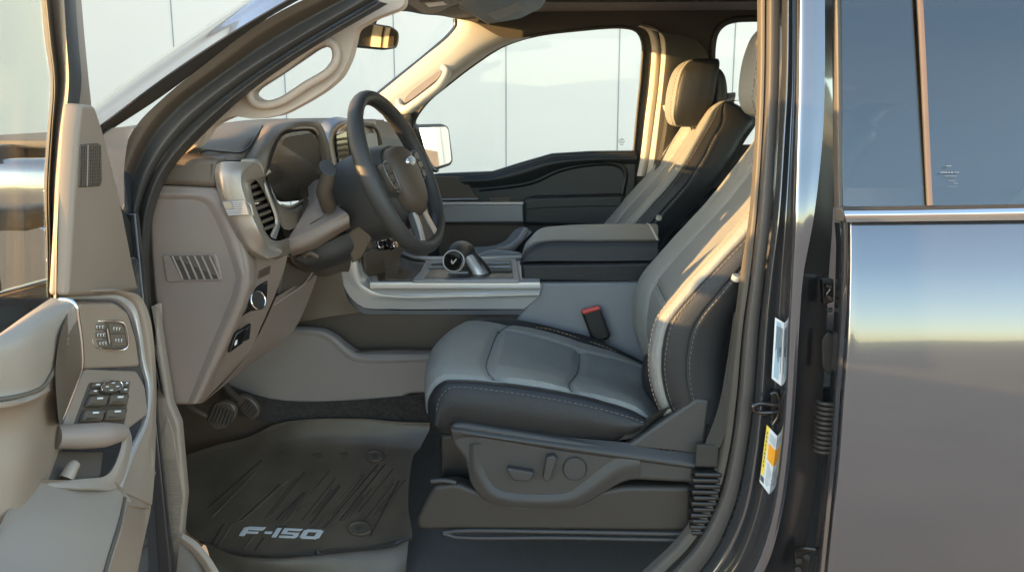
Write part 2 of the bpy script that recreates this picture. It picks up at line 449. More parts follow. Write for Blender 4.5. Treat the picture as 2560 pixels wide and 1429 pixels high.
for s, _ in bt:
    P = toward([q2(*[float(k) for k in w.split(',')]) for w in s.split()], .008)
    bo = slab('button', P, TAUPED, CL, .004, .001, r=.002)
    cc = sum(P, Vector())/4; uu = (P[1]-P[0]).normalized(); vv = (P[0]-P[3]).normalized()
    g = []
    for i in range(3):
        a = cc+uu*(.006*(i-1))+(CAM-cc).normalized()*.0008
        g.append(tube('q', [a-vv*.0025, a+vv*.0025, a+uu*.003+vv*.0022], .0007, WHITE, None, n=3, k=5, sm=False))
    join('icon', g, bo)
# bright strip sweeping down the panel's edge
so = pA('128,738,-.46 240,737,-.385 300,739,-.335 337,765,-.30 354,830,-.295 364,900,-.295 378,960,-.30 374,1040,-.34 334,1140,-.43 303,1226,-.52')
si = pA('130,748,-.46 240,748,-.385 288,752,-.34 320,783,-.305 341,850,-.30 353,918,-.30 364,965,-.305 359,1040,-.345 318,1132,-.435 278,1220,-.525')
mid = toward([a.lerp(b, .5) for a, b in zip(so, si)], .006)
loft('edge_strip', [so, mid, si], SILVER, DOOR, n=60, cross=4, thick=.003)
# door body beyond the strip
e1 = pA('150,733,-.50 250,728,-.42 310,728,-.34 352,742,-.29 374,790,-.28 385,860,-.28 391,960,-.28 390,1060,-.32 386,1190,-.40 380,1260,-.45')
loft('door_side', [so, toward([a.lerp(b, .5) for a, b in zip(so, e1)], .006), e1], DOORT, DOOR, n=60, cross=5, thick=.004)
loft('door_side_lower', [pA('303,1226,-.52 318,1262,-.56 300,1340,-.62 270,1440,-.68 262,1480,-.70'), pA('350,1225,-.44 358,1290,-.48 345,1360,-.54 322,1440,-.60 315,1480,-.62'), pA('382,1225,-.42 377,1270,-.44 362,1340,-.50 342,1440,-.56 335,1480,-.58')], DOORT, DOOR, n=20, thick=.004)
loft('door_side_upper', [pA('378,1100,-.36 352,1180,-.42 330,1215,-.46 318,1262,-.56'), pA('386,1180,-.40 384,1210,-.41 382,1225,-.42 377,1270,-.44')], DOORT, DOOR, n=8, thick=.004)
# window switches on the sloping panel
SW = slab('switch_panel', pA('203,926,-.43 353,918,-.30 364,965,-.305 359,1040,-.345 322,1072,-.44 152,1072,-.56 176,1000,-.52'), DOORT, DOOR, .02, .004, r=.008)
_c, _u, _v, _n = basis(pA('203,926,-.43 353,918,-.30 364,965,-.305 359,1040,-.345 322,1072,-.44 152,1072,-.56 176,1000,-.52'))
def onp(x, y):
    d = ray(x, y); return CAM+d*((_c-CAM).dot(_n)/d.dot(_n))
def sw(u, v):   # u across 0..1, v from far to near
    a = (226+92*u, 960-3*u); b = (190+114*u, 1060-3*u)
    return onp(a[0]+(b[0]-a[0])*v, a[1]+(b[1]-a[1])*v)
def swq(u0, u1, v0, v1, h): return [p+_n*h for p in (sw(u0, v0), sw(u1, v0), sw(u1, v1), sw(u0, v1))]
slab('switch_bezel', swq(-.06, 1.06, -.04, 1.04, .002), BROWN, SW, .006, .002, r=.006)
for (u0, u1, v0, v1) in ((.02, .48, .36, .60), (.52, .98, .34, .58), (.02, .48, .72, .98), (.52, .98, .70, .96)):
    b_ = slab('window_switch', swq(u0, u1, v0, v1, .012), TAUPED, SW, .012, .004, r=.004)
    slab('icon', swq(u0+.16, u1-.16, v0+.06, v0+.10, .0128), WHITE, b_, .001, .0002)
for (u0, u1, v0, v1) in ((.0, .25, .02, .12), (.8, 1.0, 0, .12), (.0, .22, .18, .30), (.78, 1.0, .16, .28)):
    b_ = slab('mirror_button', swq(u0, u1, v0, v1, .008), TAUPED, SW, .008, .002, r=.003)
    slab('icon', swq(u0+.07, u1-.07, v0+.03, v0+.06, .0086), WHITE, b_, .001, .0002)
cx = sw(.5, .14); P = []
for i in range(24):
    a = 2*math.pi*i/24; P.append(sw(.5+.27*math.cos(a), .14+.15*math.sin(a)))
D_ = slab('mirror_dial', [p+_n*.010 for p in P], TAUPED, SW, .008, .003)
tube('dial_rim', [p+_n*.0105 for p in P], .0012, CHROME, D_, n=40, k=6, closed=True)
for (u, v) in ((.36, .14), (.5, .05), (.64, .14), (.5, .23)):
    slab('icon', swq(u-.04, u+.04, v-.012, v+.012, .0112), WHITE, D_, .001, .0002)
# pull cup
tube('pull_handle', pA('140,1092,-.60 200,1090,-.57 260,1086,-.535 305,1080,-.50'), [.018, .02, .02, .014], TAUPE, DOOR, n=16, k=14)
slab('pull_cup', pA('148,1100,-.60 290,1095,-.53 278,1160,-.57 258,1190,-.60 160,1205,-.66 146,1180,-.66'), BROWN, DOOR, .01, .003, front=-.03)
loft('cup_rim', [pA('300,1072,-.49 306,1090,-.50 296,1140,-.53 270,1185,-.57 210,1196,-.62 120,1203,-.66'), toward(pA('312,1070,-.48 318,1090,-.49 309,1146,-.52 282,1198,-.56 214,1206,-.62 118,1208,-.66'), .006), pA('322,1068,-.46 330,1095,-.47 322,1150,-.50 296,1215,-.55 220,1220,-.63 110,1216,-.67')], TAUPEL, DOOR, n=40, thick=.004)
tube('cup_post', pA('166,1195,-.63 178,1172,-.62 188,1158,-.61'), [.011, .010, .008], TAUPEL, DOOR, n=8, k=10)
# armrest pad
loft('armrest', [pA('62,1216,-.70 20,1300,-.78 -30,1400,-.86 -60,1480,-.92'), pA('75,1206,-.685 32,1290,-.765 -10,1400,-.85 -30,1480,-.91'), pA('190,1206,-.62 160,1290,-.71 120,1400,-.80 95,1480,-.86'), pA('285,1214,-.555 262,1300,-.65 232,1400,-.74 212,1480,-.80'), pA('312,1240,-.545 298,1310,-.63 270,1400,-.71 250,1480,-.77'), pA('318,1262,-.56 303,1330,-.64 278,1410,-.71 262,1480,-.77')], TAUPEL, DOOR, n=24, cross=6, thick=.004)
stitches('stitching', toward(cru(pA('90,1222,-.665 190,1224,-.60 270,1232,-.55', None), 12), .007), STITCHG, DOOR, r=.0009)
tube('armrest_piping', toward(pA('312,1244,-.547 298,1314,-.633 270,1404,-.712 250,1482,-.772'), .004), .0028, TAUPED, DOOR, n=20, k=6)
loft('armrest_end', [pA('75,1206,-.685 190,1206,-.62 285,1214,-.555 316,1255,-.55'), pA('72,1200,-.69 190,1199,-.63 290,1206,-.56 330,1252,-.545')], TAUPEL, DOOR, n=16)
# outer skin of the open door, and the door mirror standing on it
slab('door_skin', [V(-.80, .014, -.30), V(-.80, -1.02, -.30), V(-.78, -1.04, .80), V(-.78, .014, .76)], PAINT, DOOR, .02, .005, r=.03)
slab('sail_outer', [V(-.79, .012, .70), V(-.79, .012, .83), V(-.79, -.10, .95), V(-.79, -.16, 1.04), V(-.79, -.175, 1.04), V(-.79, -.175, .70)], BLACKP, DOOR, .02, .004)
DM = empty('door_mirror', (-.93, -.38, .85), DOOR)
mp = A(-58, 455, -.40)
box('mirror_shell', mp+V(-.06, -.02, 0), (.09, .14, .16), PAINT, DM, .03)
box('mirror_arm', mp+V(.0, .10, -.07), (.1, .1, .04), RUBBER, DM, .012)
# ------------------------------------------------------------------ dashboard
DASH = empty('dashboard', (-.65, .85, .7), TRUCK)
# end cap facing the open door
edge = '540,470 556,496 590,575 612,622 622,670 622,718 602,775 560,872 520,950 495,1004'
EC = slab('end_panel', pA('384,462 '+edge+' 488,1012 425,1012 402,860 384,740 376,640 372,560', .10), TAUPE, DASH, .06, .008, r=.01)
loft('end_relief', [toward(pA('397,498 500,503 522,520 560,600 590,690', .10), .0005), toward(pA('397,486 512,492 538,512 578,596 607,690', .10), .006), toward(pA('397,474 525,480 550,504 592,592 615,690', .10), .0005)], TAUPE, EC, n=40, cross=5)
loft('end_relief', [toward(pA('590,690 580,735 520,880 470,1006', .10), .0005), toward(pA('607,690 598,738 540,880 484,1008', .10), .006), toward(pA('615,690 612,738 555,872 494,1004', .10), .0005)], TAUPE, EC, n=30, cross=5)
# side defroster grille
fr = pA('404,636 540,634 556,702 416,706', .10)
slab('defrost_grille', toward(fr, .004), TAUPE, EC, .008, .003, r=.008, holes=[toward(pA('424,640 528,638 548,697 456,699', .10), .004)], hr=.003)
slab('grille_recess', toward(pA('422,640 530,638 550,698 450,700', .10), .001), BROWN, EC, .003, .0005)
sl = []
for i in range(6):
    x0 = 430+i*18.5
    sl.append(tube('q', toward(pA(f'{x0},640 {x0+13},668 {x0+26},698', .10), .004), .0028, TAUPE, None, n=6, k=6))
join('grille_slats', sl, EC)
# upper dark end block and dash top
slab('end_block', pA('391,462 400,430 432,386 545,396 541,470', .095), TAUPED, DASH, .30, .014, r=.012, bres=4)
F0 = pA('428,388,.12 445,366,.20 500,326,.42 560,308,.62 640,299,.85 740,296,1.1 850,295,1.3 960,300,1.6')
F1 = pA('430,390,.11 480,372,.16 560,350,.24 610,335,.32 650,320,.45 760,318,.8 860,318,1.2 960,320,1.58')
F2 = pA('440,392,.10 500,388,.12 560,385,.17 605,384,.22 640,380,.30 760,380,.8 860,370,1.2 960,350,1.58')
F3 = pA('440,398,.10 500,398,.11 560,400,.14 605,402,.20 640,420,.30 760,430,.8 860,420,1.2 960,400,1.58')
loft('dash_top', [F0, F1, F2, F3], TAUPED, DASH, n=60, cross=8)
tube('top_seam', toward(pA('498,384,.12 515,376,.14 560,379,.18 602,381,.22 622,368,.25 640,340,.30 655,314,.38'), .003), .0028, BLACKP, DASH, n=40, k=6)
slab('cowl', [V(-1.3, .1, 1.0), V(-1.3, 1.6, 1.0), V(-.80, 1.6, 1.0), V(-.80, .1, 1.0)], TAUPED, DASH, .02, .005)
# instrument hood
h0 = pA('612,398,.21 640,352,.28 654,320,.36 680,304,.44 735,297,.50 785,299,.58 806,316,.63 822,360,.65 830,420,.66')
h1 = pA('632,412,.19 652,362,.23 668,326,.29 690,311,.36 738,303,.44 783,305,.53 802,322,.58 816,370,.60 826,425,.61')
h2 = pA('655,430,.205 668,378,.22 682,338,.27 702,321,.33 740,313,.42 780,314,.51 797,330,.56 807,372,.58 816,425,.59')
h3 = pA('664,440,.22 674,386,.235 690,346,.275 708,329,.33 742,321,.42 777,321,.51 790,336,.555 799,376,.575 808,428,.585')
h4 = pA('672,446,.30 682,392,.31 698,352,.33 714,336,.38 744,329,.45 772,329,.52 784,342,.56 791,380,.58 798,430,.59')
HOOD = loft('instrument_hood', [h0, h1, h2, h3, h4], ([TAUPED, BLACKP], [0, 0, 0, 1]), DASH, n=60, cross=6)
loft('hood_side', [pA('612,398,.21 632,412,.19 655,430,.205 664,440,.22'), pA('618,412,.2 636,440,.185 655,460,.20 664,470,.22'), pA('640,440,.2 655,470,.19 668,500,.20 676,520,.22')], TAUPED, DASH, n=16)
CL2 = slab('instrument_cluster', pA('668,452,.27 674,395,.29 692,340,.34 712,326,.38 782,322,.54 795,340,.58 812,430,.60 806,470,.56 770,500,.48 706,505,.36 690,480,.30'), SCREEN, DASH, .02, .004, r=.01)
tube('cluster_trim', toward(pA('692,336,.335 712,326,.37 782,322,.53 794,336,.57'), .008), .004, CHAMP, CL2, n=30, k=8)
tube('cluster_edge', toward(pA('795,345,.585 803,385,.60 808,410,.60 816,436,.60'), .012), .004, CHROME, CL2, n=12, k=8)
slab('gauge', toward(pA('702,352,.365 716,344,.39 786,334,.52 794,350,.56 800,425,.585 796,455,.55 722,472,.40 704,462,.36'), .003), BROWN, CL2, .004, .001, r=.01)
# instrument bezel lower lip
loft('cluster_lip', [pA('664,440,.24 672,470,.25 690,500,.28 706,515,.30 760,500,.42 800,485,.52 830,470,.60'), pA('672,450,.22 684,490,.22 702,518,.24 722,530,.26 765,512,.38 805,497,.48 835,480,.57'), pA('690,540,.24 700,560,.24 715,575,.25 735,570,.27 775,530,.38 812,510,.48 840,490,.56')], TAUPED, DASH, n=30)
tube('lip_trim', toward(pA('704,512,.27 722,516,.29 760,500,.40 775,494,.44'), .006), .003, CHAMP, DASH, n=16, k=8)
# outboard vent pod in satin metal
v0 = pA('538,412,.10 537,440,.095 545,480,.095 562,530,.095 585,580,.10 612,622,.11 640,645,.13')
v1 = pA('560,404,.095 556,435,.085 562,478,.08 580,530,.08 602,580,.085 632,625,.10 668,645,.13')
v2 = pA('602,404,.11 593,430,.09 597,460,.085 611,502,.085 626,540,.088 647,586,.095 668,628,.13 690,642,.16')
v3 = pA('640,408,.15 607,440,.10 607,463,.095 618,502,.095 633,540,.098 654,590,.105 674,622,.14 706,630,.19')
v4 = pA('664,440,.22 636,446,.17 618,455,.13 620,470,.12 631,510,.125 646,550,.13 666,598,.15 682,612,.18 722,602,.23')
v5 = pA('668,446,.25 642,452,.21 626,462,.17 628,476,.16 638,512,.165 652,550,.17 672,592,.19 690,602,.21 722,594,.25')
POD = loft('vent_pod', [v0, v1, v2, v3, v4, v5], ([PODM, CHAMP], [0, 0, 0, 1, 1]), DASH, n=60, cross=6)
loft('pod_top', [pA('602,404,.11 640,408,.15 664,440,.22'), pA('604,399,.15 648,401,.20 672,434,.25'), pA('612,397,.20 655,400,.25 678,430,.28')], CHAMP, DASH, n=16, cross=4)
loft('pod_shelf', [pA('655,620,.16 690,606,.18 722,598,.22'), pA('665,640,.16 700,638,.18 726,625,.23'), pA('690,650,.18 712,640,.2 730,630,.24')], TAUPED, DASH, n=14)
VENT = slab('air_vent', pA('620,458,.18 640,450,.21 664,446,.26 688,540,.28 688,560,.27 676,592,.23 664,596,.20 640,545,.18'), GLOSSB, DASH, .03, .004, r=.006)
sl = []
for i in range(7):
    y0 = 462+i*17
    sl.append(tube('q', toward(pA(f'{619+i*6.2},{y0+10},.165 {636+i*6},{y0+4},.19 {652+i*5.6},{y0-2},.22'), .004), .0042, TAUPED, None, n=8, k=6))
join('vent_slats', sl, VENT)
tube('vent_tab', toward(pA('630,510,.20 645,507,.215 660,503,.24'), .012), [.007, .009, .006], CHROME, VENT, n=8, k=10)
loft('vent_frame', [pA('654,449,.215 668,490,.215 686,540,.22 688,556,.22 676,588,.19'), toward(pA('660,447,.225 676,490,.225 692,535,.23 695,556,.23 680,594,.20'), .006), pA('668,444,.25 684,482,.25 700,519,.255 702,556,.25 690,598,.22')], ([CHAMP, SILVERD], [0, 1]), VENT, n=24, cross=4)
# little striped flag plate on the pod
FL = slab('flag_plate', toward(pA('554,504 612,500 624,537 570,540', .074), .004), SILVERD, POD, .004, .001, r=.002)
def fq(u0, u1, w0, w1, h):
    a, b, c, d = [A(x, y, .074) for x, y in ((554, 504), (612, 500), (624, 537), (570, 540))]
    L = lambda u, w: a.lerp(b, u).lerp(d.lerp(c, u), w)
    return toward([L(u0, w0), L(u1, w0), L(u1, w1), L(u0, w1)], h)
st = []
for i in range(7):
    w = .04+i*.14
    st.append(slab('q', fq(.42 if i < 4 else .03, .98, w, w+.07, .0052), SILVER, None, .001, .0002))
join('flag_stripe', st, FL)
slab('flag_canton', fq(.03, .38, .06, .5, .0052), CHAMP, FL, .001, .0002)
tube('pod_clip', toward(pA('616,508,.085 624,511,.085 632,538,.085'), .006), .003, CHAMP, POD, n=12, k=8)
# knee panel with light switch
k0 = pA('612,622,.115 622,668,.11 622,718,.11 602,775,.11 560,872,.11 520,950,.11 492,1008,.11')
k1 = pA('655,640,.18 648,682,.18 640,730,.18 615,795,.18 575,880,.17 540,945,.165 500,1008,.15')
k2 = pA('722,622,.27 712,668,.27 690,730,.27 655,810,.27 622,880,.26 575,935,.24 505,1006,.18')
k3 = pA('735,640,.30 720,690,.34 715,745,.38 690,815,.40 650,880,.38 590,940,.32 510,1004,.20')
KP = loft('knee_panel', [k0, k1, k2], TAUPE, DASH, n=40, cross=8)
loft('knee_panel', [pA('690,742,.28 660,810,.275 622,880,.26 560,955,.22 505,1006,.18'), pA('740,712,.42 710,790,.40 670,855,.37 590,935,.30 507,1005,.19'), pA('800,672,.56 765,765,.53 730,830,.48 620,915,.36 510,1004,.20')], TAUPE, DASH, n=30, cross=8)
tube('pocket_lip', toward(pA('684,762,.30 720,738,.38 760,710,.46 775,690,.50 783,675,.52'), .008), .003, TAUPEL, DASH, n=20, k=6)
slab('storage_pocket', pA('692,740,.33 720,640,.35 760,640,.46 806,668,.56 775,705,.50 730,722,.40'), BROWN, DASH, .02, .004, r=.01)
slab('dimmer_switch', toward(pA('648,677,.185 678,664,.225 675,684,.225 646,698,.185'), .010), BROWN, DASH, .01, .002)
LS = slab('light_switch', toward(pA('622,728,.16 671,701,.225 668,748,.225 634,775,.18 598,795,.135'), .012), GLOSSB, DASH, .012, .003, r=.004)
kc = A(637, 752, .18)+(CAM-A(637, 752, .18)).normalized()*.02
n_ = V(.85, -.45, .25).normalized()
def disc(name, c, n, r, h, m, parent, bev=.003):
    u = n.orthogonal().normalized(); w = n.cross(u)
    return slab(name, [c+u*r*math.cos(2*math.pi*i/32)+w*r*math.sin(2*math.pi*i/32) for i in range(32)], m, parent, h, bev, front=0)
disc('light_knob', kc+n_*.012, n_, .022, .03, BLACKP, LS)
tube('knob_ring', [kc+n_*.012+n_.orthogonal().normalized()*.021*math.cos(a*math.pi/12)+n_.cross(n_.orthogonal().normalized())*.021*math.sin(a*math.pi/12) for a in range(24)], .0018, CHROME, LS, n=40, k=6, closed=True)
BR = slab('brake_switch', toward(pA('590,835,.135 618,818,.16 606,858,.16 575,882,.13'), .012), GLOSSB, DASH, .010, .002)
slab('icon', toward(pA('588,852,.14 594,848,.142 592,860,.142 586,864,.14'), .015), WHITE, BR, .001, .0002)
DM2 = slab('dimmer_wheel', toward(pA('610,828,.18 629,810,.20 625,848,.20 606,856,.18'), .013), BLACKP, DASH, .012, .003)
# carrier under the dash
loft('under_dash', [pA('722,625,.30 800,600,.45 860,585,.6 900,575,.75'), pA('735,660,.36 800,650,.5 850,640,.62 900,640,.75'), pA('790,690,.55 820,690,.6 850,680,.66 900,680,.75')], BROWN, DASH, n=20, cross=6)
slab('footwell_backing', pA('480,560 738,560 738,820 700,1120 640,1200 390,1200 390,960 480,900', .705), BROWN, DASH, .02, .003)  # brown sheet along the tunnel side, closing the view behind the pedals
# centre stack and far side of the dash
c0 = pA('792,318,.70 800,300,.74 830,294,.78 862,300,.82')
loft('center_stack', [pA('800,440,.66 797,380,.67 796,330,.68 808,303,.70 836,293,.74 870,296,.84 940,298,1.0'), pA('838,440,.64 826,380,.65 824,345,.66 835,318,.69 855,306,.74 885,302,.84 940,304,1.0'), pA('848,438,.68 838,380,.69 836,350,.70 846,326,.72 862,314,.76 890,310,.86 940,312,1.0')], ([SILVERD, CHAMP], [0, 1]), DASH, n=40, cross=6)
slab('stack_face', pA('836,440,.70 836,350,.70 862,314,.77 930,312,1.02 950,330,1.06 952,395,1.06 900,440,.9'), CHAMP, DASH, .02, .003)
VC = slab('air_vent', toward(pA('841,338,.70 866,326,.74 878,430,.74 847,435,.70'), .006), GLOSSB, DASH, .02, .002)
sl = [tube('q', toward(pA(f'{842+i*.8},{350+i*14},.70 {868+i*1.2},{346+i*14},.74'), .010), .0035, TAUPED, None, n=3, k=6) for i in range(6)]
join('vent_slats', sl, VC)
tube('vent_tab', toward(pA('850,405,.71 866,404,.74'), .02), .008, CHROME, VC, n=5, k=10)
SCN = slab('touch_screen', toward(pA('880,336,.80 938,332,1.0 946,392,1.02 892,425,.84'), .012), DISPLAY, DASH, .01, .002, r=.004)
tube('screen_trim', toward(pA('872,440,.78 864,345,.78 880,322,.82 930,316,.98 944,330,1.02 952,392,1.05'), .014), .005, TAUPED, DASH, n=40, k=8)
tube('top_rail', toward(pA('905,306,.95 930,312,1.0 945,332,1.04 957,388,1.06'), .02), .006, BLACKP, DASH, n=20, k=8)
loft('far_dash', [pA('930,300,1.1 970,305,1.3 1010,318,1.58'), pA('940,340,1.08 975,345,1.3 1030,352,1.58'), pA('945,372,1.06 985,372,1.3 1040,378,1.58'), pA('945,385,1.08 985,385,1.3 1040,390,1.58')], ([TAUPED, SLATE, SLATE], [0, 1, 2]), DASH, n=20, cross=6)
loft('glove_box', [pA('930,388,1.08 985,386,1.3 1040,392,1.58'), pA('930,420,1.05 990,420,1.28 1070,420,1.55'), pA('920,560,1.1 1000,570,1.3 1070,580,1.5'), pA('920,640,1.2 1000,650,1.3 1070,660,1.5')], GREYP, DASH, n=20, cross=6)

# ------------------------------------------------------------------ steering column and wheel
COLM = empty('steering_column', (-.45, .42, .8), TRUCK)
loft('column_shroud', [pA('770,466,.44 790,450,.46 815,455,.46 842,500,.44'), pA('768,515,.32 790,500,.33 815,500,.34 850,518,.36'), pA('726,588,.27 770,570,.275 820,548,.285 864,530,.30'), pA('722,602,.265 770,585,.27 825,560,.28 872,540,.30'), pA('724,628,.27 775,610,.275 830,580,.285 874,558,.305'), pA('732,640,.33 785,622,.33 835,592,.34 876,568,.36')], TAUPE, COLM, n=24, cross=6, thick=.003, ang=30)
loft('column_side', [pA('700,560,.40 735,520,.42 768,470,.46'), pA('712,590,.30 745,550,.31 770,500,.34'), pA('724,600,.27 748,580,.272 772,545,.29')], TAUPED, COLM, n=14)
tube('shroud_seam', toward(pA('775,560,.285 800,545,.285 830,525,.29 850,512,.30'), .004), .0015, BROWN, COLM, n=10, k=5)
loft('column_lower', [pA('740,645,.34 810,610,.34 870,583,.36 905,565,.38'), pA('770,665,.36 830,650,.36 880,630,.38 915,612,.40'), pA('790,680,.46 850,660,.46 900,640,.47 930,620,.48')], SLATE, COLM, n=20)
slab('column_cuff', pA('862,590,.36 900,560,.36 930,600,.37 905,645,.39 880,660,.39'), TAUPED, COLM, .06, .006, r=.005)
tube('tilt_lever', pA('760,640,.33 775,632,.325 795,642,.33'), .006, TAUPED, COLM, n=8)
ST = tube('turn_stalk', pA('822,520,.30 816,500,.28 810,478,.265 818,450,.255 822,432,.25'), [.018, .019, .019, .018, .0175], BROWN, COLM, n=20, k=18)
disc('stalk_cap', A(822, 428, .25)+V(.0, -.004, .008), (CAM-A(822, 430, .25)).normalized()+V(.3, 0, .6), .0178, .012, SLATE, ST)
WH = empty('steering_wheel', A(995, 440, .42), TRUCK)
wc = A(998, 438, .42)
e2 = V(-.385, 0, .923).normalized()                       # up the wheel's face
ang = R(-10)
e1 = V(-math.sin(ang)*0-.0, 1, 0); e1 = V(.17, .985, .02).normalized(); e1 = (e1-e2*e1.dot(e2)).normalized()
wn = e1.cross(e2).normalized()
if wn.x < 0: wn = -wn
RW, RWv = .192, .208
def wp(u, v, h=0): return wc+e1*u+e2*v+wn*h
ring = []
NS = 96
rv = []; rf = []; rm = []
KS = 16
for i in range(NS):
    a = 2*math.pi*i/NS
    u, v = RW*math.cos(a), RWv*math.sin(a)
    if v < -.15: v = -.15+(v+.15)*.75
    c_ = wp(u, v); rad = (e1*math.cos(a)+e2*math.sin(a))
    deg = math.degrees(a) % 360
    side = abs(math.cos(a))
    rr_ = .0185+.004*max(0, side-.5)
    seam = 0
    for sd in (52, 128, 222, 318):
        dd = abs((deg-sd+180) % 360-180)
        seam += .0016*math.exp(-(dd/1.6)**2)
    for k in range(KS):
        b = 2*math.pi*k/KS
        r1 = rr_*(1.12 if math.cos(b) < 0 else 1.0)-seam
        rv.append(c_+rad*math.cos(b)*rr_*.95+wn*math.sin(b)*(rr_*1.1)-(rad*math.cos(b)+wn*math.sin(b))*seam)
for i in range(NS):
    for k in range(KS):
        j = (i+1) % NS
        rf.append((i*KS+k, j*KS+k, j*KS+(k+1) % KS, i*KS+(k+1) % KS))
me = meshof('rim', rv, rf); shade(me, 60)
RIM = newobj('rim', me, WH, SLATE)
# laced stitching round the inner edge of the rim
zz = []
for i in range(NS*4+1):
    a = 2*math.pi*i/(NS*4); u, v = (RW-.0165)*math.cos(a), (RWv-.0165)*math.sin(a)
    if v < -.137: v = -.137+(v+.137)*.75
    zz.append(wp(u, v, .009*(1 if i % 2 else -1)))
vs = []; fs = []
for i in range(len(zz)-1):
    a, b = zz[i], zz[i+1]; t = (b-a).normalized(); s = t.orthogonal().normalized(); w = t.cross(s); k = len(vs)
    for p in (a, b):
        for q in range(4): vs.append(p+s*.0008*math.cos(q*math.pi/2)+w*.0008*math.sin(q*math.pi/2))
    for q in range(4): fs.append((k+q, k+(q+1) % 4, k+4+(q+1) % 4, k+4+q))
newobj('lacing', meshof('lacing', vs, fs), RIM, BLACKP)
def wloop(L, h=0): return [wp(u, v, h) for u, v in L]
# hub, pad and back cover
def hubring(s, h, sq=1.0): return [wp(s*x, s*y*sq-.012, h) for x, y in ((-.085, .05), (-.06, .085), (0, .095), (.06, .085), (.085, .05), (.088, -.02), (.062, -.085), (0, -.115), (-.062, -.085), (-.088, -.02))]
def closedloft(name, rings, m, parent, n=60, ang=50, cap=True):
    rows = [cr(r_, n, True) for r_ in rings]; verts = [p for r_ in rows for p in r_]; faces = []
    for i in range(len(rows)-1):
        for j in range(n): faces.append((i*n+j, i*n+(j+1) % n, (i+1)*n+(j+1) % n, (i+1)*n+j))
    if cap:
        faces.append(tuple(range(n))[::-1]); faces.append(tuple((len(rows)-1)*n+j for j in range(n)))
    me = meshof(name, verts, faces); bm = bmesh.new(); bm.from_mesh(me); bmesh.ops.recalc_face_normals(bm, faces=bm.faces[:]); bm.to_mesh(me); bm.free(); shade(me, ang)
    return newobj(name, me, parent, m)
closedloft('hub_back', [hubring(1.0, -.16), hubring(1.08, -.12), hubring(1.12, -.06), hubring(1.05, -.02), hubring(.95, .0)], SLATE, WH)
PAD = closedloft('airbag_pad', [hubring(.88, -.01), hubring(.88, .012), hubring(.84, .024), hubring(.72, .034), hubring(.45, .041), hubring(.15, .043)], BROWN, WH)
for sgn in (-1, 1):
    loft('spoke', [[wp(sgn*.07, .035, .005), wp(sgn*.12, .045, .0), wp(sgn*.19, .05, .0)], [wp(sgn*.07, .015, .014), wp(sgn*.12, .02, .010), wp(sgn*.19, .02, .006)], [wp(sgn*.07, -.035, .012), wp(sgn*.12, -.02, .008), wp(sgn*.185, -.005, .004)], [wp(sgn*.07, -.05, .0), wp(sgn*.12, -.035, .0), wp(sgn*.185, -.02, .0)]], SLATE, WH, n=12, cross=4, thick=.008)
    P = wloop([(sgn*.090, .038), (sgn*.122, .042), (sgn*.132, .028), (sgn*.127, -.012), (sgn*.112, -.034), (sgn*.090, -.030)], .022)
    CP = slab('switch_pod', P, TAUPED, WH, .02, .004, r=.01)
    tube('pod_rim', toward(P, .001), .0012, SILVERD, CP, n=50, k=6, closed=True)
    for (a, b, c_, d) in ((.092, .128, .018, .038), (.095, .13, -.005, .013), (.097, .122, -.03, -.010)):
        slab('button', wloop([(sgn*a, c_), (sgn*b, c_), (sgn*b, d), (sgn*a, d)], .026), BLACKP, CP, .006, .002, r=.004)
    loft('spoke_trim', [[wp(sgn*.02, -.105, .012), wp(sgn*.028, -.14, .012), wp(sgn*.04, -.175, .010)], [wp(sgn*.042, -.098, .014), wp(sgn*.050, -.135, .014), wp(sgn*.066, -.168, .012)]], SILVER, WH, n=8, thick=.01)
slab('spoke', wloop([(-.05, -.09), (.05, -.09), (.075, -.165), (.04, -.183), (-.04, -.183), (-.075, -.165)], .008), SLATE, WH, .012, .003, r=.01)
EM = closedloft('emblem', [[wp(.028*math.cos(i*math.pi/12)*s, .012*math.sin(i*math.pi/12)*s+.022, h) for i in range(24)] for s, h in ((1, .036), (1, .044), (.93, .047))], CHROME, WH, n=40)
closedloft('emblem_face', [[wp(.0255*math.cos(i*math.pi/12)*s, .0100*math.sin(i*math.pi/12)*s+.022, h) for i in range(24)] for s, h in ((1, .0465), (.98, .0482), (.7, .049))], mat('emblem_blue', (.33, .38, .42), .2, .3), EM, n=40)
# ------------------------------------------------------------------ the seats
def groove(cols, n, m, fn):
    """push vertices along the surface normal by fn(s, t)"""
    out = [[None]*m for _ in range(n)]
    for j in range(n):
        for i in range(m):
            du = cols[min(j+1, n-1)][i]-cols[max(j-1, 0)][i]; dv = cols[j][min(i+1, m-1)]-cols[j][max(i-1, 0)]
            nr = du.cross(dv)
            if nr.length > 1e-12: nr.normalize()
            out[j][i] = (nr, fn(j/(n-1), i/(m-1)))
    sgn = 1
    a, b = out[n//2][m//2][0], CAM-cols[n//2][m//2]
    if a.dot(b) < 0: sgn = -1
    for j in range(n):
        for i in range(m): cols[j][i] = cols[j][i]+out[j][i][0]*sgn*out[j][i][1]
def g1(d, w): return math.exp(-(d/w)**2)
from mathutils import noise
def wob(p, sc=14, a=.0016): return a*(noise.noise(p*sc)+.5*noise.noise(p*sc*2.3))
def seamline(name, grid, n, m, path, mt, parent, r=.0013, lift=.0):
    P = []
    for s, t in path:
        a, b = s*(n-1), t*(m-1); i, j = min(int(a), n-2), min(int(b), m-2); u, v = a-i, b-j
        p = grid[i][j].lerp(grid[i+1][j], u).lerp(grid[i][j+1].lerp(grid[i+1][j+1], u), v)
        P.append(p+(CAM-p).normalized()*lift)
    return tube(name, P, r, mt, parent, n=len(P)*2, k=6)
SEAMM = mat('seam_shadow', (.045, .046, .043), .8)
GRID = {}
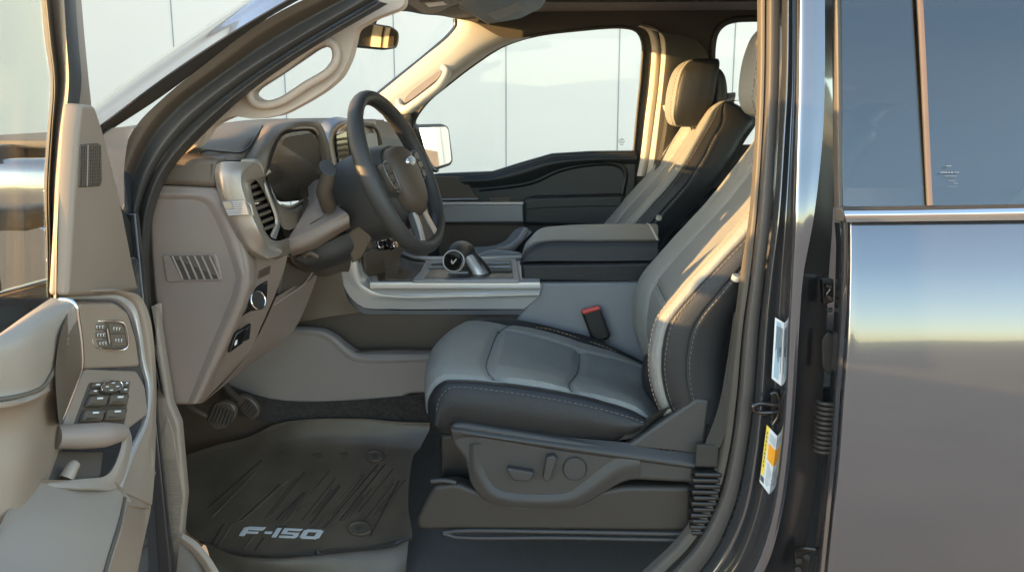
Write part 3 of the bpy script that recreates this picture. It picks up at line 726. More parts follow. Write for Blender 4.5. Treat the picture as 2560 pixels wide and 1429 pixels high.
SEAT = empty('seat', (.12, .41, -.05), TRUCK, 'driver seat nearest the open door, with power switches on its base')
cg = [pA('1105,1082 1118,1084 1142,1088 1180,1094 1300,1108 1450,1112 1560,1096 1600,1075', .145),
      pA('1092,1066 1100,1040 1125,1022 1170,1024 1300,1042 1450,1060 1560,1070 1608,1064', .118),
      pA('1078,1054 1086,1004 1112,968 1155,962 1300,978 1450,1004 1560,1032 1617,1054', .130),
      pA('1068,1036 1070,992 1100,953 1150,945 1300,958 1450,985 1560,1014 1622,1046', .160),
      pA('1063,1000 1064,955 1086,915 1140,905 1300,928 1450,962 1580,1000 1640,1034', .235),
      pA('1068,962 1074,915 1098,868 1170,857 1310,888 1480,932 1600,976 1680,1010', .41),
      pA('1090,925 1098,880 1128,832 1190,818 1310,842 1480,888 1610,928 1690,966', .56),
      pA('1108,905 1120,862 1150,815 1200,802 1310,818 1460,856 1575,900 1665,945', .635),
      pA('1125,895 1135,852 1165,808 1205,797 1300,800 1450,835 1560,880 1650,926', .672),
      pA('1140,905 1150,872 1180,834 1220,818 1310,826 1450,866 1560,905 1640,945', .70),
      pA('1150,980 1160,950 1190,930 1230,920 1310,930 1450,960 1560,980 1640,1000', .69)]
# spans between guides 0..10; t = i/10
def cush_mat(s, t):
    if t < 3 or t >= 7.05: return 1
    if t > 4.0 and t < 6.15 and s > .52: return 2
    return 0
def cush_disp(cols, n, m):
    def fn(s, tt):
        t = tt*10; d = 0
        d -= .006*g1(t-3, .07); d -= .005*g1(t-7.05, .07)
        sf = .525-.03*(1-((t-5)/2)**2)                       # front seam of the insert
        if 3.1 < t < 7: d -= .010*g1(s-sf, .010)
        sm = .695-.012*(1-((t-5)/1.5)**2)
        if 3.1 < t < 6.2: d -= .009*g1(s-sm, .008)
        if s > sf: d -= .008*g1(t-6.15, .07)
        # soft fullness
        if 3.2 < t < 6.9:
            if s < sf: d += .010*math.sin(math.pi*min(1, max(0, (s-.1)/(sf-.1))))**.7*g1(t-5, 1.8)
            elif s < sm: d += .007*math.sin(math.pi*(s-sf)/(sm-sf))**.6
            else: d += .006*math.sin(math.pi*min(1, (s-sm)/(1-sm)))**.6
        return d
    groove(cols, n, m, fn)
    for j in range(n):
        for i in range(m): cols[j][i] = cols[j][i]+V(0, 0, wob(cols[j][i]))
    GRID['c'] = (cols, n, m)
CU = loft('cushion', cg, ([GREY, BLACKL, GREYI], cush_mat), SEAT, per=20, cross=14, disp=cush_disp, ang=70)
def lin(a, b, k): return [a+(b-a)*i/(k-1) for i in range(k)]
sf_ = lambda t: .525-.03*(1-((t-5)/2)**2)
sm_ = lambda t: .695-.012*(1-((t-5)/1.5)**2)
seamline('seam', *GRID['c'], [(sf_(t), t/10) for t in lin(3.05, 7.0, 30)], SEAMM, SEAT)
seamline('seam', *GRID['c'], [(sm_(t), t/10) for t in lin(3.05, 6.15, 24)], SEAMM, SEAT)
seamline('seam', *GRID['c'], [(s, .615) for s in lin(.50, .97, 40)], SEAMM, SEAT)
seamline('seam', *GRID['c'], [(s, .30) for s in lin(.08, .97, 70)], SEAMM, SEAT)
cg_s = cru(pA('1090,1062 1094,1010 1116,975 1155,967 1300,984 1450,1010 1560,1038 1608,1055', .124), 10)
stitches('stitching', toward(cg_s, .004), STITCHG, SEAT)
stitches('stitching', toward(cru(pA('1150,949 1300,962 1450,989 1560,1018 1612,1044', .158), 10), .002), STITCH, SEAT, r=.0009)
stitches('stitching', toward(cru(pA('1300,828 1330,818 1380,824 1450,846 1500,862 1540,878', .655), 10), .006), STITCH, SEAT, r=.0011)
# backrest
fz = [(.36, .37), (.42, .345), (.48, .333), (.54, .335), (.60, .350), (.67, .402), (.74, .462), (.81, .522), (.88, .572), (.95, .615), (1.01, .652), (1.05, .682), (1.072, .715), (1.078, .745)]
def wz(z): return .266 if z < .78 else .266-.105*min(1, ((z-.78)/.30))**1.5
bx = [(-.80, .185, 0), (-.98, .155, 0), (-1.055, .10, 0), (-1.06, .06, 0), (-1.0, .022, 0), (-.905, .0, 0), (-.74, .004, 0), (-.55, .028, 0), (-.3, .038, 0), (0, .04, 0), (.3, .038, 0), (.55, .028, 0), (.74, .004, 0), (.905, .0, 0), (1.0, .022, 0), (1.055, .10, 0), (.80, .185, 0)]
bg = []
for (w_, dx, _) in bx:
    row = []
    for k, (z, x) in enumerate(fz):
        th = 1 if z < 1.03 else max(.25, (1.085-z)/.055)
        full = max(0, min(1, (z-.36)/.1))
        dxx = dx if abs(w_) < .99 and dx < .05 else dx*(1 if z < 1.03 else th)
        row.append(V(x+dxx, .41+w_*wz(z)*(1 if z < 1.05 else .97), z+ (.02 if abs(w_) < .5 and z > 1.0 else 0)))
    bg.append(row)
def back_mat(s, t):
    if t < 4.0 or t > 14.0: return 1
    if 7 < t < 11 and .30 < s < .78: return 2
    return 0
def back_disp(cols, n, m):
    def fn(s, tt):
        t = tt*16; d = 0
        d -= .006*g1(t-4.0, .10); d -= .005*g1(t-14, .1); d -= .004*g1(t-5.05, .08)+.004*g1(t-12.95, .08); d -= .005*g1(t-2.4-1.2*max(0, s-.35), .09)
        if 5.2 < t < 12.8:
            d -= .009*g1(t-7.0, .12)+.009*g1(t-11.0, .12)
            for s0 in (.30, .78):
                if 7.0 < t < 11: d -= .009*g1(s-s0-.012*((t-9)/2)**2, .008)
            if 7 < t < 11: d += .006*math.sin(math.pi*(t-7)/4)**.6
        return d
    groove(cols, n, m, fn)
    for j in range(n):
        for i in range(m): cols[j][i] = cols[j][i]+V(-wob(cols[j][i], 11, .002), 0, 0)
    GRID['b'] = (cols, n, m)
BK = loft('backrest', bg, ([GREY, BLACKL, GREYI], back_mat), SEAT, per=10, cross=8, disp=back_disp, ang=70)
for tt_ in (7.0, 11.0): seamline('seam', *GRID['b'], [(s, tt_/16) for s in lin(.05, .90, 60)], SEAMM, SEAT)
for s0 in (.30, .78): seamline('seam', *GRID['b'], [(s0+.012*((t-9)/2)**2, t/16) for t in lin(7, 11, 24)], SEAMM, SEAT)
seamline('seam', *GRID['b'], [(s, 4.0/16) for s in lin(.03, .88, 60)], SEAMM, SEAT, .0016)
seamline('seam', *GRID['b'], [(s, (2.4+1.2*max(0, s-.35))/16) for s in lin(.03, .72, 60)], SEAMM, SEAT, .0016)
tube('belt_guide', [A(1838, 700, .115), A(1842, 688, .112)], .010, BEIGE2, SEAT, n=3, k=10)
def backline(t, s0=0, s1=1):                      # a line along the backrest at cross position t
    i = int(t); fr = t-i
    g = [bg[i][k].lerp(bg[min(i+1, 16)][k], fr) for k in range(len(fz))]
    L = cru(g, 10); n = len(L); return L[int(s0*(n-1)):int(s1*(n-1))+1]
stitches('stitching', [p+V(-.003, -.0035, 0) for p in backline(5.05, .03, .86)], STITCH, SEAT, r=.001)
stitches('stitching', [p+V(.006, -.006, 0) for p in backline(3.9, .03, .86)], STITCHG, SEAT, r=.001)
sl_ = []
L0, L1 = backline(2, .0, 1), backline(3, .0, 1)
for k in range(len(L0)):
    s = k/(len(L0)-1); fr = min(1, .46+1.2*max(0, s-.35)); sl_.append(L0[k].lerp(L1[k], fr)+V(.004, -.006, 0))
stitches('stitching', sl_[4:int(len(sl_)*.72)], STITCHG, SEAT, r=.001)
# bottom closing roll and back shell
tube('lower_roll', [V(.40, .165, .375), V(.375, .41, .37), V(.40, .655, .375)], [.03, .035, .03], BLACKL, SEAT, n=16, k=14)
loft('back_shell', [[V(x+.17, .41-.78*wz(z), z) for z, x in fz], [V(x+.20, .41, z) for z, x in fz], [V(x+.17, .41+.78*wz(z), z) for z, x in fz]], BLACKP, SEAT, per=3, cross=6)
# headrest
HR = empty('headrest', (.62, .41, 1.06), SEAT)
def headrest(parent, dx, dz, y0):
    zs = [(.998, .030, .10, .62), (1.008, .012, .125, .78), (1.04, -.004, .142, .92), (1.09, -.010, .152, 1.0), (1.14, -.010, .152, 1.0), (1.185, -.002, .142, .95), (1.212, .016, .122, .82), (1.226, .042, .09, .62)]
    prof = [(-.30, .95), (-.86, .93), (-.99, .62), (-1.0, .30), (-.93, .08), (-.72, .0), (-.4, -.03), (0, -.04), (.4, -.03), (.72, .0), (.93, .08), (1.0, .30), (.99, .62), (.86, .93), (.30, .95)]
    g = []
    for (a, b) in prof:
        g.append([V(.512+x0+b*dp*.98+.14*(z-1.1)+dx, y0+a*.132*ws, z+dz) for z, x0, dp, ws in zs])
    def mt(s, t): return 0 if 5.0 <= t < 9.0 else (0 if (4.2 <= t < 5 or 9 <= t < 9.8) else 1)
    def dsp(cols, n, m):
        groove(cols, n, m, lambda s, tt: -.004*g1(tt*14-5.0, .10)-.004*g1(tt*14-9.0, .10)-.004*g1(tt*14-4.2, .1)-.004*g1(tt*14-9.8, .1))
    o = loft('pad', g, ([GREY, BLACKL], mt), parent, per=8, cross=6, disp=dsp, ang=70)
    bm = bmesh.new(); bm.from_mesh(o.data)
    bmesh.ops.holes_fill(bm, edges=[e for e in bm.edges if e.is_boundary], sides=0)
    bmesh.ops.recalc_face_normals(bm, faces=bm.faces[:])
    bm.to_mesh(o.data); bm.free()
    for sg in (-1, 1): tube('post', [V(.585+dx, y0+sg*.06, 1.03+dz), V(.60+dx, y0+sg*.06, .98+dz), V(.625+dx, y0+sg*.06, .90+dz)], .007, CHROME, parent, n=6, k=10)
    tube('rear_loop', [V(.630+dx, y0-.075, 1.195+dz), V(.652+dx, y0-.088, 1.175+dz), V(.664+dx, y0-.092, 1.12+dz), V(.660+dx, y0-.092, 1.06+dz), V(.642+dx, y0-.085, 1.025+dz)], [.012, .020, .022, .021, .012], BLACKL, parent, n=20, k=12)
    stitches('stitching', [V(.512+x0+.0*dp*.80+.14*(z-1.1)+dx-.002, y0-.72*.132*ws-.002, z+dz) for z, x0, dp, ws in zs[1:7]], STITCHG, parent, r=.001)
headrest(HR, .072, .05, .42)
# base: shield, risers and switches
SB = empty('seat_base', (.1, .2, .0), SEAT)
SH = slab('base_shield', pA('1124,1062 1150,1056 1737,1150 1737,1212 1720,1207 1580,1200 1550,1210 1470,1258 1430,1272 1235,1262 1200,1245 1175,1210 1162,1150 1130,1110', .115), SLATE, SB, .06, .010, r=.012, bres=4)
loft('shield_ledge', [pA('1125,1060,.13 1160,1058,.13 1400,1090,.13 1590,1108,.13 1737,1130,.13'), toward(pA('1128,1072,.115 1165,1080,.115 1400,1115,.115 1590,1142,.115 1737,1163,.115'), .008), pA('1135,1100,.115 1172,1092,.115 1400,1126,.115 1590,1152,.115 1737,1172,.115')], SLATE, SB, n=40, cross=5)
loft('shield_relief', [toward(pA('1205,1110 1205,1160 1215,1185 1245,1222 1420,1230 1445,1214 1555,1138 1600,1142', .115), .0006), toward(pA('1188,1110 1188,1165 1203,1200 1238,1240 1425,1249 1458,1234 1558,1168 1600,1160', .115), .007), toward(pA('1172,1110 1174,1165 1190,1215 1232,1256 1430,1266 1468,1252 1556,1196 1600,1192', .115), .0006)], SLATE, SB, n=60, cross=5)
slab('seat_riser', pA('1560,1118 1742,994 1775,1000 1760,1140', .125), SLATE, SB, .03, .008, r=.008)
loft('riser_top', [pA('1545,1100,.13 1640,1030,.13 1742,990,.13'), pA('1600,1090,.16 1660,1035,.17 1735,992,.17'), pA('1615,1070,.26 1660,1020,.26 1735,985,.26')], SLATE, SB, n=12)
def sbtn(name, s, h, m=SLATE, r=.004): return slab(name, toward(pA(s, .115), h), m, SB, h, .004, r=r)
sbtn('recline_switch', '1366,1142 1384,1138 1393,1146 1376,1200 1366,1206 1356,1196', .022)
sbtn('slide_switch', '1267,1169 1334,1180 1332,1194 1320,1204 1282,1201 1268,1178', .022)
P = [A(1437+28*math.cos(i*math.pi/16), 1171+27*math.sin(i*math.pi/16), .115) for i in range(32)]
LU = slab('lumbar_switch', toward(P, .006), SLATE, SB, .006, .002)
tube('switch_ring', toward(P, .004), .0022, BLACKP, LU, n=48, k=8, closed=True)
for i in range(4):
    a = i*math.pi/2; tube('icon', toward([A(1437+18*math.cos(a)-3, 1171+17*math.sin(a), .115), A(1437+18*math.cos(a)+3, 1171+17*math.sin(a), .115)], .0065), .0007, SLATE, LU, n=2, k=5)
slab('under_frame', pA('1100,1085 1600,1085 1600,1240 1100,1200', .20), BLACKP, SB, .4, .01)
# buckle by the console
BU = empty('belt_buckle', A(1490, 820, .70), SEAT)
slab('buckle_body', pA('1452,778 1500,765 1527,838 1522,848 1490,858 1478,846', .695), BLACKP, BU, .03, .008, r=.008)
slab('release_button', toward(pA('1453,776 1498,765 1502,774 1458,787', .695), .004), RED, BU, .02, .004, r=.004)
tube('buckle_stem', pA('1503,850 1515,866 1535,880 1560,890', .70), .008, BLACKP, BU, n=8)
# copy of the seat for the passenger side
def children(o): return [c for c in ALLOBJ if c.parent == o]
def copy_tree(o, parent, skip=()):
    c = o.copy(); COL.objects.link(c); c.parent = parent; c.matrix_parent_inverse = o.matrix_parent_inverse
    WLOC[c.name] = WLOC.get(o.name, Vector())
    for ch in children(o):
        if ch.name.split('.')[0] not in skip: copy_tree(ch, c, skip)
    return c
ALLOBJ = list(SC.objects)
P2 = copy_tree(SEAT, TRUCK, skip=('headrest', 'belt_buckle'))
P2.location = SEAT.location+V(-.065, .97, .01)
P2['label'] = 'passenger seat on the far side, its headrest in front of the far window'
WLOC[P2.name] = P2.location.copy()
# its own, lower headrest
HR2 = empty('headrest', SEAT.location, P2)
HR2.matrix_parent_inverse = Matrix.Translation(-P2.location); HR2.location = P2.location.copy(); WLOC[HR2.name] = P2.location.copy()
headrest(HR2, .0, 0.0, 1.40)
# rear bench seen through the tinted glass
ALLOBJ = list(SC.objects)
REAR = empty('rear_seat', SEAT.location, TRUCK)
for ch in children(SEAT):
    if ch.name.split('.')[0] in ('backrest', 'cushion', 'headrest', 'back_shell'): copy_tree(ch, REAR)
REAR.location = SEAT.location+V(.83, .06, -.02)
REAR['label'] = 'rear seat dimly visible behind the tinted rear window'
# ------------------------------------------------------------------ centre console
CON = empty('center_console', (.1, .9, .1), TRUCK)
r0 = pA('846,640,.70 852,668,.70 868,700,.705 905,738,.71 985,752,.72 1150,750,.72 1345,742,.72')
r1 = pA('886,636,.70 892,672,.70 902,708,.705 935,728,.71 985,738,.71 1150,737,.71 1348,734,.71')
r2 = pA('893,640,.735 898,668,.735 915,696,.735 945,706,.735 990,708,.735 1150,708,.735 1356,708,.735')
r3 = pA('900,640,.76 905,664,.76 920,690,.76 948,703,.75 990,706,.75 1150,706,.75 1356,706,.75')
rb = pA('846,640,.705 850,680,.705 866,728,.71 905,766,.72 985,772,.73 1150,772,.73 1310,772,.73')
loft('side_rail', [rb, r0, r1, r2, r3], ([RAILP, RAILP], [0, 0, 0, 0]), CON, n=60, cross=5, ang=25)
tube('rail_edge', toward(pA('905,690,.74 925,702,.74 955,708,.735 990,708,.735 1150,708,.735 1356,708,.735'), .001), .0022, CHROME, CON, n=40, k=6)
tube('rail_line', toward(pA('900,706,.70 935,728,.705 985,738,.705 1150,737,.705 1348,733,.705'), .001), .0014, SILVER, CON, n=40, k=6)
loft('rail_under', [pA('850,690,.715 870,735,.72 905,768,.725 985,775,.735 1150,775,.735 1310,774,.735'), pA('850,700,.73 868,745,.73 900,780,.735 985,785,.745 1150,786,.745 1300,786,.745')], SILVERD, CON, n=40)
slab('console_side', pA('1356,708 1600,706 1640,800 1660,960 1540,930 1450,850 1290,800 1312,772', .735), GREYP, CON, .03, .006)
loft('side_upper', [pA('745,660,.69 790,640,.69 846,640,.70'), pA('730,760,.69 800,745,.70 866,740,.71'), pA('700,815,.70 800,795,.70 900,780,.73')], TAUPED, CON, n=16)
slab('tunnel_recess', pA('735,772 905,770 985,778 1330,778 1330,900 1080,900 700,900', .76), BROWN, CON, .02, .003)
tube('recess_lip', pA('880,884,.70 980,878,.72 1100,880,.73'), .008, BROWN, CON, n=10)
KT = slab('tunnel_trim', pA('560,880 640,835 725,822 800,826 835,842 862,866 890,886 1100,886 1100,988 1030,984 1012,990 992,1012 980,1018 690,1018 640,1005 590,975 545,955', .685), TUNP, CON, .05, .012, r=.02, bres=4)
loft('tunnel_relief', [toward(pA('690,838 790,840 822,855 850,880 880,902 1100,904', .685), .0006), toward(pA('690,830 795,832 828,846 856,872 885,893 1100,895', .685), .004), toward(pA('690,825 798,827 834,842 862,867 890,887 1100,889', .685), .0)], TUNP, KT, n=40, cross=4)
# top tray, cup holder and shifter
top = lambda s: pC(s, .572)
slab('console_top', top('925,705 1000,705 1300,705 1350,705 1345,640 900,640'), RAILP, CON, .02, .003)
slab('tray_well', [p+V(0, 0, .004) for p in top('945,703 1038,703 1065,655 1000,640 940,665')], GLOSSB, CON, .004, .001, r=.01)
TR = slab('shifter_tray', [p+V(0, 0, .008) for p in top('1030,706 1075,655 1290,652 1302,706')], SILVERD, CON, .01, .003, r=.01)
slab('tray_inset', [p+V(0, 0, .0095) for p in top('1060,702 1092,661 1278,658 1284,702')], BLACKP, TR, .003, .001, r=.006)
for i, (y, xa, xb) in enumerate(((668, 1078, 1274), (678, 1070, 1276), (692, 1120, 1170), (688, 1190, 1280))):
    tube('tray_rib', [p+V(0, 0, .012) for p in top(f'{xa},{y} {xb},{y-1}')], .0045, SILVERD if i < 3 else BLACKP, TR, n=2, k=8)
tube('tray_rail', [p+V(0, 0, .01) for p in top('1005,640 1040,652 1090,655 1310,650')], .006, SILVER, CON, n=20, k=8)
SHF = empty('gear_shifter', A(1200, 700, .88), CON)
tube('shift_stem', pA('1216,716,.775 1203,695,.775 1188,668,.78 1172,646,.80'), [.021, .018, .016, .016], RAILP, SHF, n=14, k=16)
tube('stem_back', pA('1236,716,.79 1220,690,.79 1202,660,.795 1184,638,.82'), [.019, .017, .015, .013], BLACKP, SHF, n=14, k=14)
tube('shift_knob', pA('1133,650,.78 1140,637,.795 1152,630,.84 1166,628,.90'), [.030, .034, .034, .028], SLATE, SHF, n=20, k=20)
kc = A(1134, 652, .762); kn = V(.05, -1, .12).normalized()
disc('knob_cap', kc, (CAM-kc).normalized()+V(-.25, 0, .15), .030, .016, GLOSSB, SHF, .005)
ku = (CAM-kc).normalized(); ka = ku.orthogonal().normalized(); kb = ku.cross(ka)
tube('knob_ring', [kc+ku*.003+ka*.031*math.cos(i*math.pi/10)+kb*.031*math.sin(i*math.pi/10) for i in range(20)], .0018, SILVER, SHF, n=50, k=8, closed=True)
arr = [slab('q', toward(pA(s, .762), .008), SILVER, None, .002, .0004) for s in ('1128,649 1130,649 1132,659 1128,655', '1131,657 1140,646 1142,648 1133,660', '1126,653 1128,653 1133,660 1130,660')]
join('knob_mark', arr, SHF)
# armrest box
top0 = pA('1320,600,1.06 1350,572,1.06 1400,564,1.06 1500,560,1.06 1640,559,1.06')
top1 = pA('1312,612,.92 1345,580,.92 1400,571,.92 1500,568,.92 1645,567,.92')
top2 = pA('1303,645,.80 1318,616,.80 1352,601,.79 1500,598,.785 1645,597,.785')
top3 = pA('1300,655,.77 1312,634,.765 1350,616,.762 1500,612,.76 1645,612,.76')
top4 = pA('1300,662,.76 1310,655,.755 1350,652,.752 1500,652,.75 1645,650,.75')
def lid_disp(cols, n, m): groove(cols, n, m, lambda s, tt: -.003*g1(tt*4-2.05, .06))
LID = loft('console_lid', [top0, top1, top2, top3, top4], ([GREY, BLACKL], [0, 0, 1, 1]), CON, n=60, cross=8, disp=lid_disp)
stitches('stitching', toward(cru(pA('1304,648,.80 1316,620,.80 1352,602.5,.79 1500,599.5,.785 1640,598.5,.785'), 10), .003), STITCHG, LID, r=.0009)
loft('lid_front', [top0[:1]+top1[:1]+top2[:1]+top3[:1]+top4[:1], pA('1330,640,1.06 1322,640,.92 1310,650,.81 1305,660,.78 1303,664,.765')], GREY, LID, n=12)
slab('console_bin', pA('1302,660 1645,655 1645,712 1312,704 1304,696', .757), BLACKL, CON, .30, .010, r=.008, bres=3)
tube('lid_trim', toward(pA('1618,560,1.05 1628,568,.92 1640,590,.80 1645,600,.78'), .004), .004, SILVER, CON, n=14, k=8)
slab('console_wing', pA('1190,640 1215,628 1240,625 1300,632 1320,655 1200,655', 1.08), GREYP, CON, .02, .004, r=.01)
tube('floor_console_edge', pA('1240,626,1.12 1270,622,1.2 1300,600,1.25 1315,575,1.3'), .012, GREYP, CON, n=14)
# ignition, climate controls at the foot of the dash
CTL = slab('climate_panel', pA('905,632,.76 950,622,.80 962,640,.82 962,682,.82 925,692,.76 915,680,.75'), BROWN, CON, .03, .004, r=.004)
sl = [tube('q', toward(pA(f'{928+i},{640+i*9},.79 {944+i},{637+i*9},.81'), .006), .0025, CHAMP, None, n=3, k=6) for i in range(5)]
join('control_keys', sl, CTL)
for (x, y, r_) in ((955, 612, .016), (975, 608, .016), (990, 612, .011)):
    disc('knob', A(x, y, .84), V(.8, -.5, .35).normalized(), r_, .03, CHROME if x != 975 else GLOSSB, CTL)
loft('console_tower', [pA('890,600,.80 950,590,.9 1030,600,1.1'), pA('893,640,.76 950,640,.86 1000,640,1.0'), pA('905,700,.75 960,690,.86 1010,670,1.0')], TAUPED, CON, n=14, cross=4)

# ------------------------------------------------------------------ far door and far wall of the cab
FD = empty('door', (.1, 1.68, .4), TRUCK, 'far passenger door, closed, with dark trim and armrest')
Yd = 1.66
slab('door_card', pA('1060,440 1095,434 1230,429 1300,407 1380,384 1480,378 1592,377 1588,900 1000,900 1000,600', Yd), DKGREEN, FD, .05, .012, bres=4)
loft('top_roll', [toward(pA('1150,440 1230,436 1300,416 1380,394 1480,388 1592,386', Yd), .0), toward(pA('1150,452 1230,448 1305,430 1382,407 1480,398 1592,396', Yd), .018), toward(pA('1175,470 1240,466 1320,452 1395,426 1480,412 1592,410', Yd), .004)], DKGREEN, FD, n=40, cross=6)
loft('insert_edge', [toward(pA('1200,480 1330,462 1400,432 1470,418 1540,418 1556,432 1550,490', Yd), .0), toward(pA('1196,474 1328,456 1398,426 1470,411 1546,411 1563,430 1556,490', Yd), .007), toward(pA('1192,468 1326,450 1396,420 1470,405 1552,405 1570,428 1562,490', Yd), .0)], DKGREEN, FD, n=50, cross=4)
slab('upper_panel', toward(pA('1085,440 1160,442 1195,498 1095,500', Yd), .012), BROWN, FD, .012, .004, r=.006)
tube('panel_strip', toward(pA('1096,499 1195,497', Yd), .018), .004, SILVERD, FD, n=2, k=8)
slab('grab_recess', toward(pA('1222,494 1275,492 1272,505 1226,506', Yd), .012), BROWN, FD, .004, .001, r=.004)
slab('armrest_trim', toward(pA('1080,510 1308,509 1310,556 1080,557', Yd), .05), SILVERD, FD, .05, .006, r=.004)
slab('armrest_edge', toward(pA('1080,506 1308,505 1310,511 1080,512', Yd), .054), SILVER, FD, .03, .002)
slab('armrest', toward(pA('1308,500 1330,492 1560,486 1560,570 1308,562', Yd), .065), DKGREEN, FD, .065, .014, r=.012, bres=4)
tube('armrest_seam', toward(pA('1312,524 1340,520 1450,516 1550,514', Yd), .068), .0015, BLACKP, FD, n=14, k=6)
slab('map_pocket', toward(pA('1090,560 1310,562 1308,590 1270,612 1240,640 1100,650', Yd), .01), BROWN, FD, .01, .003, r=.01)
loft('pocket_edge', [toward(pA('1120,618 1230,614 1262,602 1290,572 1310,566', Yd), .03), toward(pA('1120,655 1240,650 1280,630 1310,600 1330,580', Yd), .05)], GREYP, FD, n=20, thick=.005)
slab('sail_trim', pA('1000,300 1028,278 1030,420 1074,420 1074,440 1000,440', Yd), SLATE, FD, .03, .006)
slab('window', pA('1020,445 1020,240 1260,90 1450,60 1620,50 1610,390 1480,384 1380,390 1300,412 1230,436', 1.70), GLASS, FD, .004, .001)
mk = []
for i, (x, y, w) in enumerate(((1546, 349, 14), (1552, 346, 6), (1545, 353, 18), (1548, 357, 12), (1550, 361, 8))):
    mk.append(slab('q', pA(f'{x},{y} {x+w},{y} {x+w},{y+1.3} {x},{y+1.3}', 1.695), INK, None, .001, .0002))
join('glass_mark', mk, FD)
CAB = empty('cab_shell', (.6, 1.7, 1.0), TRUCK)
winh = pA('1028,440 1027,318 1058,262 1125,204 1185,158 1255,114 1330,89 1450,73 1560,67 1594,76 1609,105 1607,180 1598,270 1588,384 1480,386 1380,392 1300,414 1230,438', 1.68)
rearh = pA('1788,362 1790,110 1798,80 1815,62 1840,54 2000,51 2085,56 2090,362', 1.68)
slab('side_trim', pA('985,300 1060,160 1146,52 1146,-200 2900,-200 2900,470 985,470', 1.68), HEAD, CAB, .05, .006, holes=[winh, rearh])
tube('window_seal', toward(pA('1032,440 1031,318 1062,262 1128,205 1187,160 1256,116 1331,91 1450,75 1560,69 1592,78 1606,105 1604,180 1595,270 1585,380', 1.68), .002), .006, RUBBER, CAB, n=80, k=8)
loft('door_frame', [pA('1594,66,1.665 1617,78,1.66 1628,115,1.655 1624,200,1.65 1612,300,1.65 1600,400,1.65 1592,440,1.65'), pA('1602,64,1.655 1628,76,1.65 1640,112,1.645 1637,200,1.64 1624,300,1.64 1612,400,1.64 1604,440,1.64'), pA('1608,62,1.665 1636,74,1.66 1649,110,1.655 1646,200,1.65 1634,300,1.65 1622,400,1.65 1612,440,1.65')], BEIGE2, CAB, n=40, cross=5)
slab('rear_window', pA('1770,380 1770,40 2520,40 2520,380', 1.715), GLASS, CAB, .004, .001)
tube('window_seal', toward(pA('1786,364 1782,300 1781,200 1783,110 1792,78 1812,58 1842,49 1900,47', 1.68), .004), .012, RUBBER, CAB, n=50, k=8)
# far middle pillar trim with its seat belt
PB = loft('pillar_trim', [pA('1600,60,1.655 1640,72,1.65 1652,115,1.645 1648,200,1.645 1636,300,1.645 1622,400,1.645 1612,450,1.645'), pA('1606,66,1.64 1646,78,1.625 1656,120,1.615 1652,200,1.61 1640,300,1.61 1627,400,1.61 1618,450,1.61'), pA('1618,72,1.635 1656,86,1.61 1664,128,1.60 1659,200,1.595 1648,300,1.595 1636,400,1.595 1627,450,1.595'), pA('1640,80,1.64 1676,96,1.615 1690,140,1.605 1690,200,1.60 1682,300,1.60 1672,400,1.60 1662,470,1.60'), pA('1700,86,1.66 1740,100,1.65 1770,140,1.645 1775,200,1.645 1770,300,1.645 1762,400,1.645 1756,470,1.645')], ([BEIGE2, HEAD], [0, 0, 1, 1]), TRUCK, n=40, cross=6)
PB['label'] = 'far middle pillar trim between the two far windows'
tube('belt_guide', pA('1664,262,1.585 1668,275,1.585', None), .012, BEIGE2, PB, n=4, k=10)
FB = loft('seat_belt', [pA('1664,270,1.58 1655,340,1.57 1640,410,1.56 1625,470,1.55'), pA('1672,274,1.57 1664,342,1.56 1650,412,1.55 1636,474,1.54')], BELT, TRUCK, n=14, thick=.002)
FB['label'] = 'seat belt webbing hanging from the far middle pillar'
# far windscreen pillar trim and grab handle
w0 = pA('930,250 985,205 1060,145 1125,88 1141,66 1140,50', 1.60)
w1 = pA('938,246 995,200 1068,141 1130,90 1150,62 1152,48', 1.575)
w2 = pA('965,265 1030,215 1100,165 1150,118 1180,85 1192,60', 1.56)
w3 = pA('985,292 1050,250 1112,200 1168,152 1215,120 1260,95', 1.575)
w4 = pA('988,302 1060,262 1126,206 1186,160 1255,117 1330,92', 1.65)
PW = loft('pillar_trim', [w0, w1, w2, w3, w4], BEIGE2, TRUCK, n=50, cross=8)
PW['label'] = 'sunlit far windscreen pillar trim with a looped grab handle'
tube('windshield_edge', toward(pA('925,252 985,203 1060,143 1124,87 1139,66 1138,48', 1.60), .004), .009, GLOSSB, PW, n=40, k=8)
tube('grab_handle', pA('1108,168,1.56 1117,184,1.53 1102,212,1.51 1064,243,1.505 1040,261,1.505 1016,275,1.51 1001,270,1.53 996,252,1.555'), [.012, .017, .019, .019, .019, .019, .017, .013], BEIGE2, PW, n=50, k=14)
slab('handle_recess', toward(pA('1006,250 1022,230 1060,201 1096,175 1108,176 1098,196 1066,222 1030,250 1012,260', 1.555), .02), TUNP, PW, .012, .003, r=.01)
# passenger door mirror outside
FM = empty('door_mirror', (-.35, 1.9, .85), FD)
Ym = 1.92
mc_ = A(1087, 365, 1.93)
rf_ = V(.88, .474, .03).normalized()
mn_ = (rf_-(mc_-CAM).normalized()).normalized()
def onm(s, off=0):
    out = []
    for w_ in s.split():
        x, y = [float(k) for k in w_.split(',')]; d = ray(x, y)
        out.append(CAM+d*(((mc_+mn_*off)-CAM).dot(mn_)/d.dot(mn_)))
    return out
slab('mirror_shell', onm('1036,320 1042,311 1110,309 1124,316 1135,400 1130,413 1096,425 1082,424 1064,388', -.004), SLATE, FM, .05, .012, r=.02, bres=4)
MG = slab('mirror_glass', onm('1047,320 1115,317 1121,325 1129,400 1123,408 1090,418 1082,414 1064,380', .001), MIRROR, FM, .004, .001, r=.006)
slab('mirror_arm', pA('1030,300 1046,320 1062,385 1085,424 1098,430 1070,432 1040,425', Ym-.06), RUBBER, FM, .05, .008, r=.01)

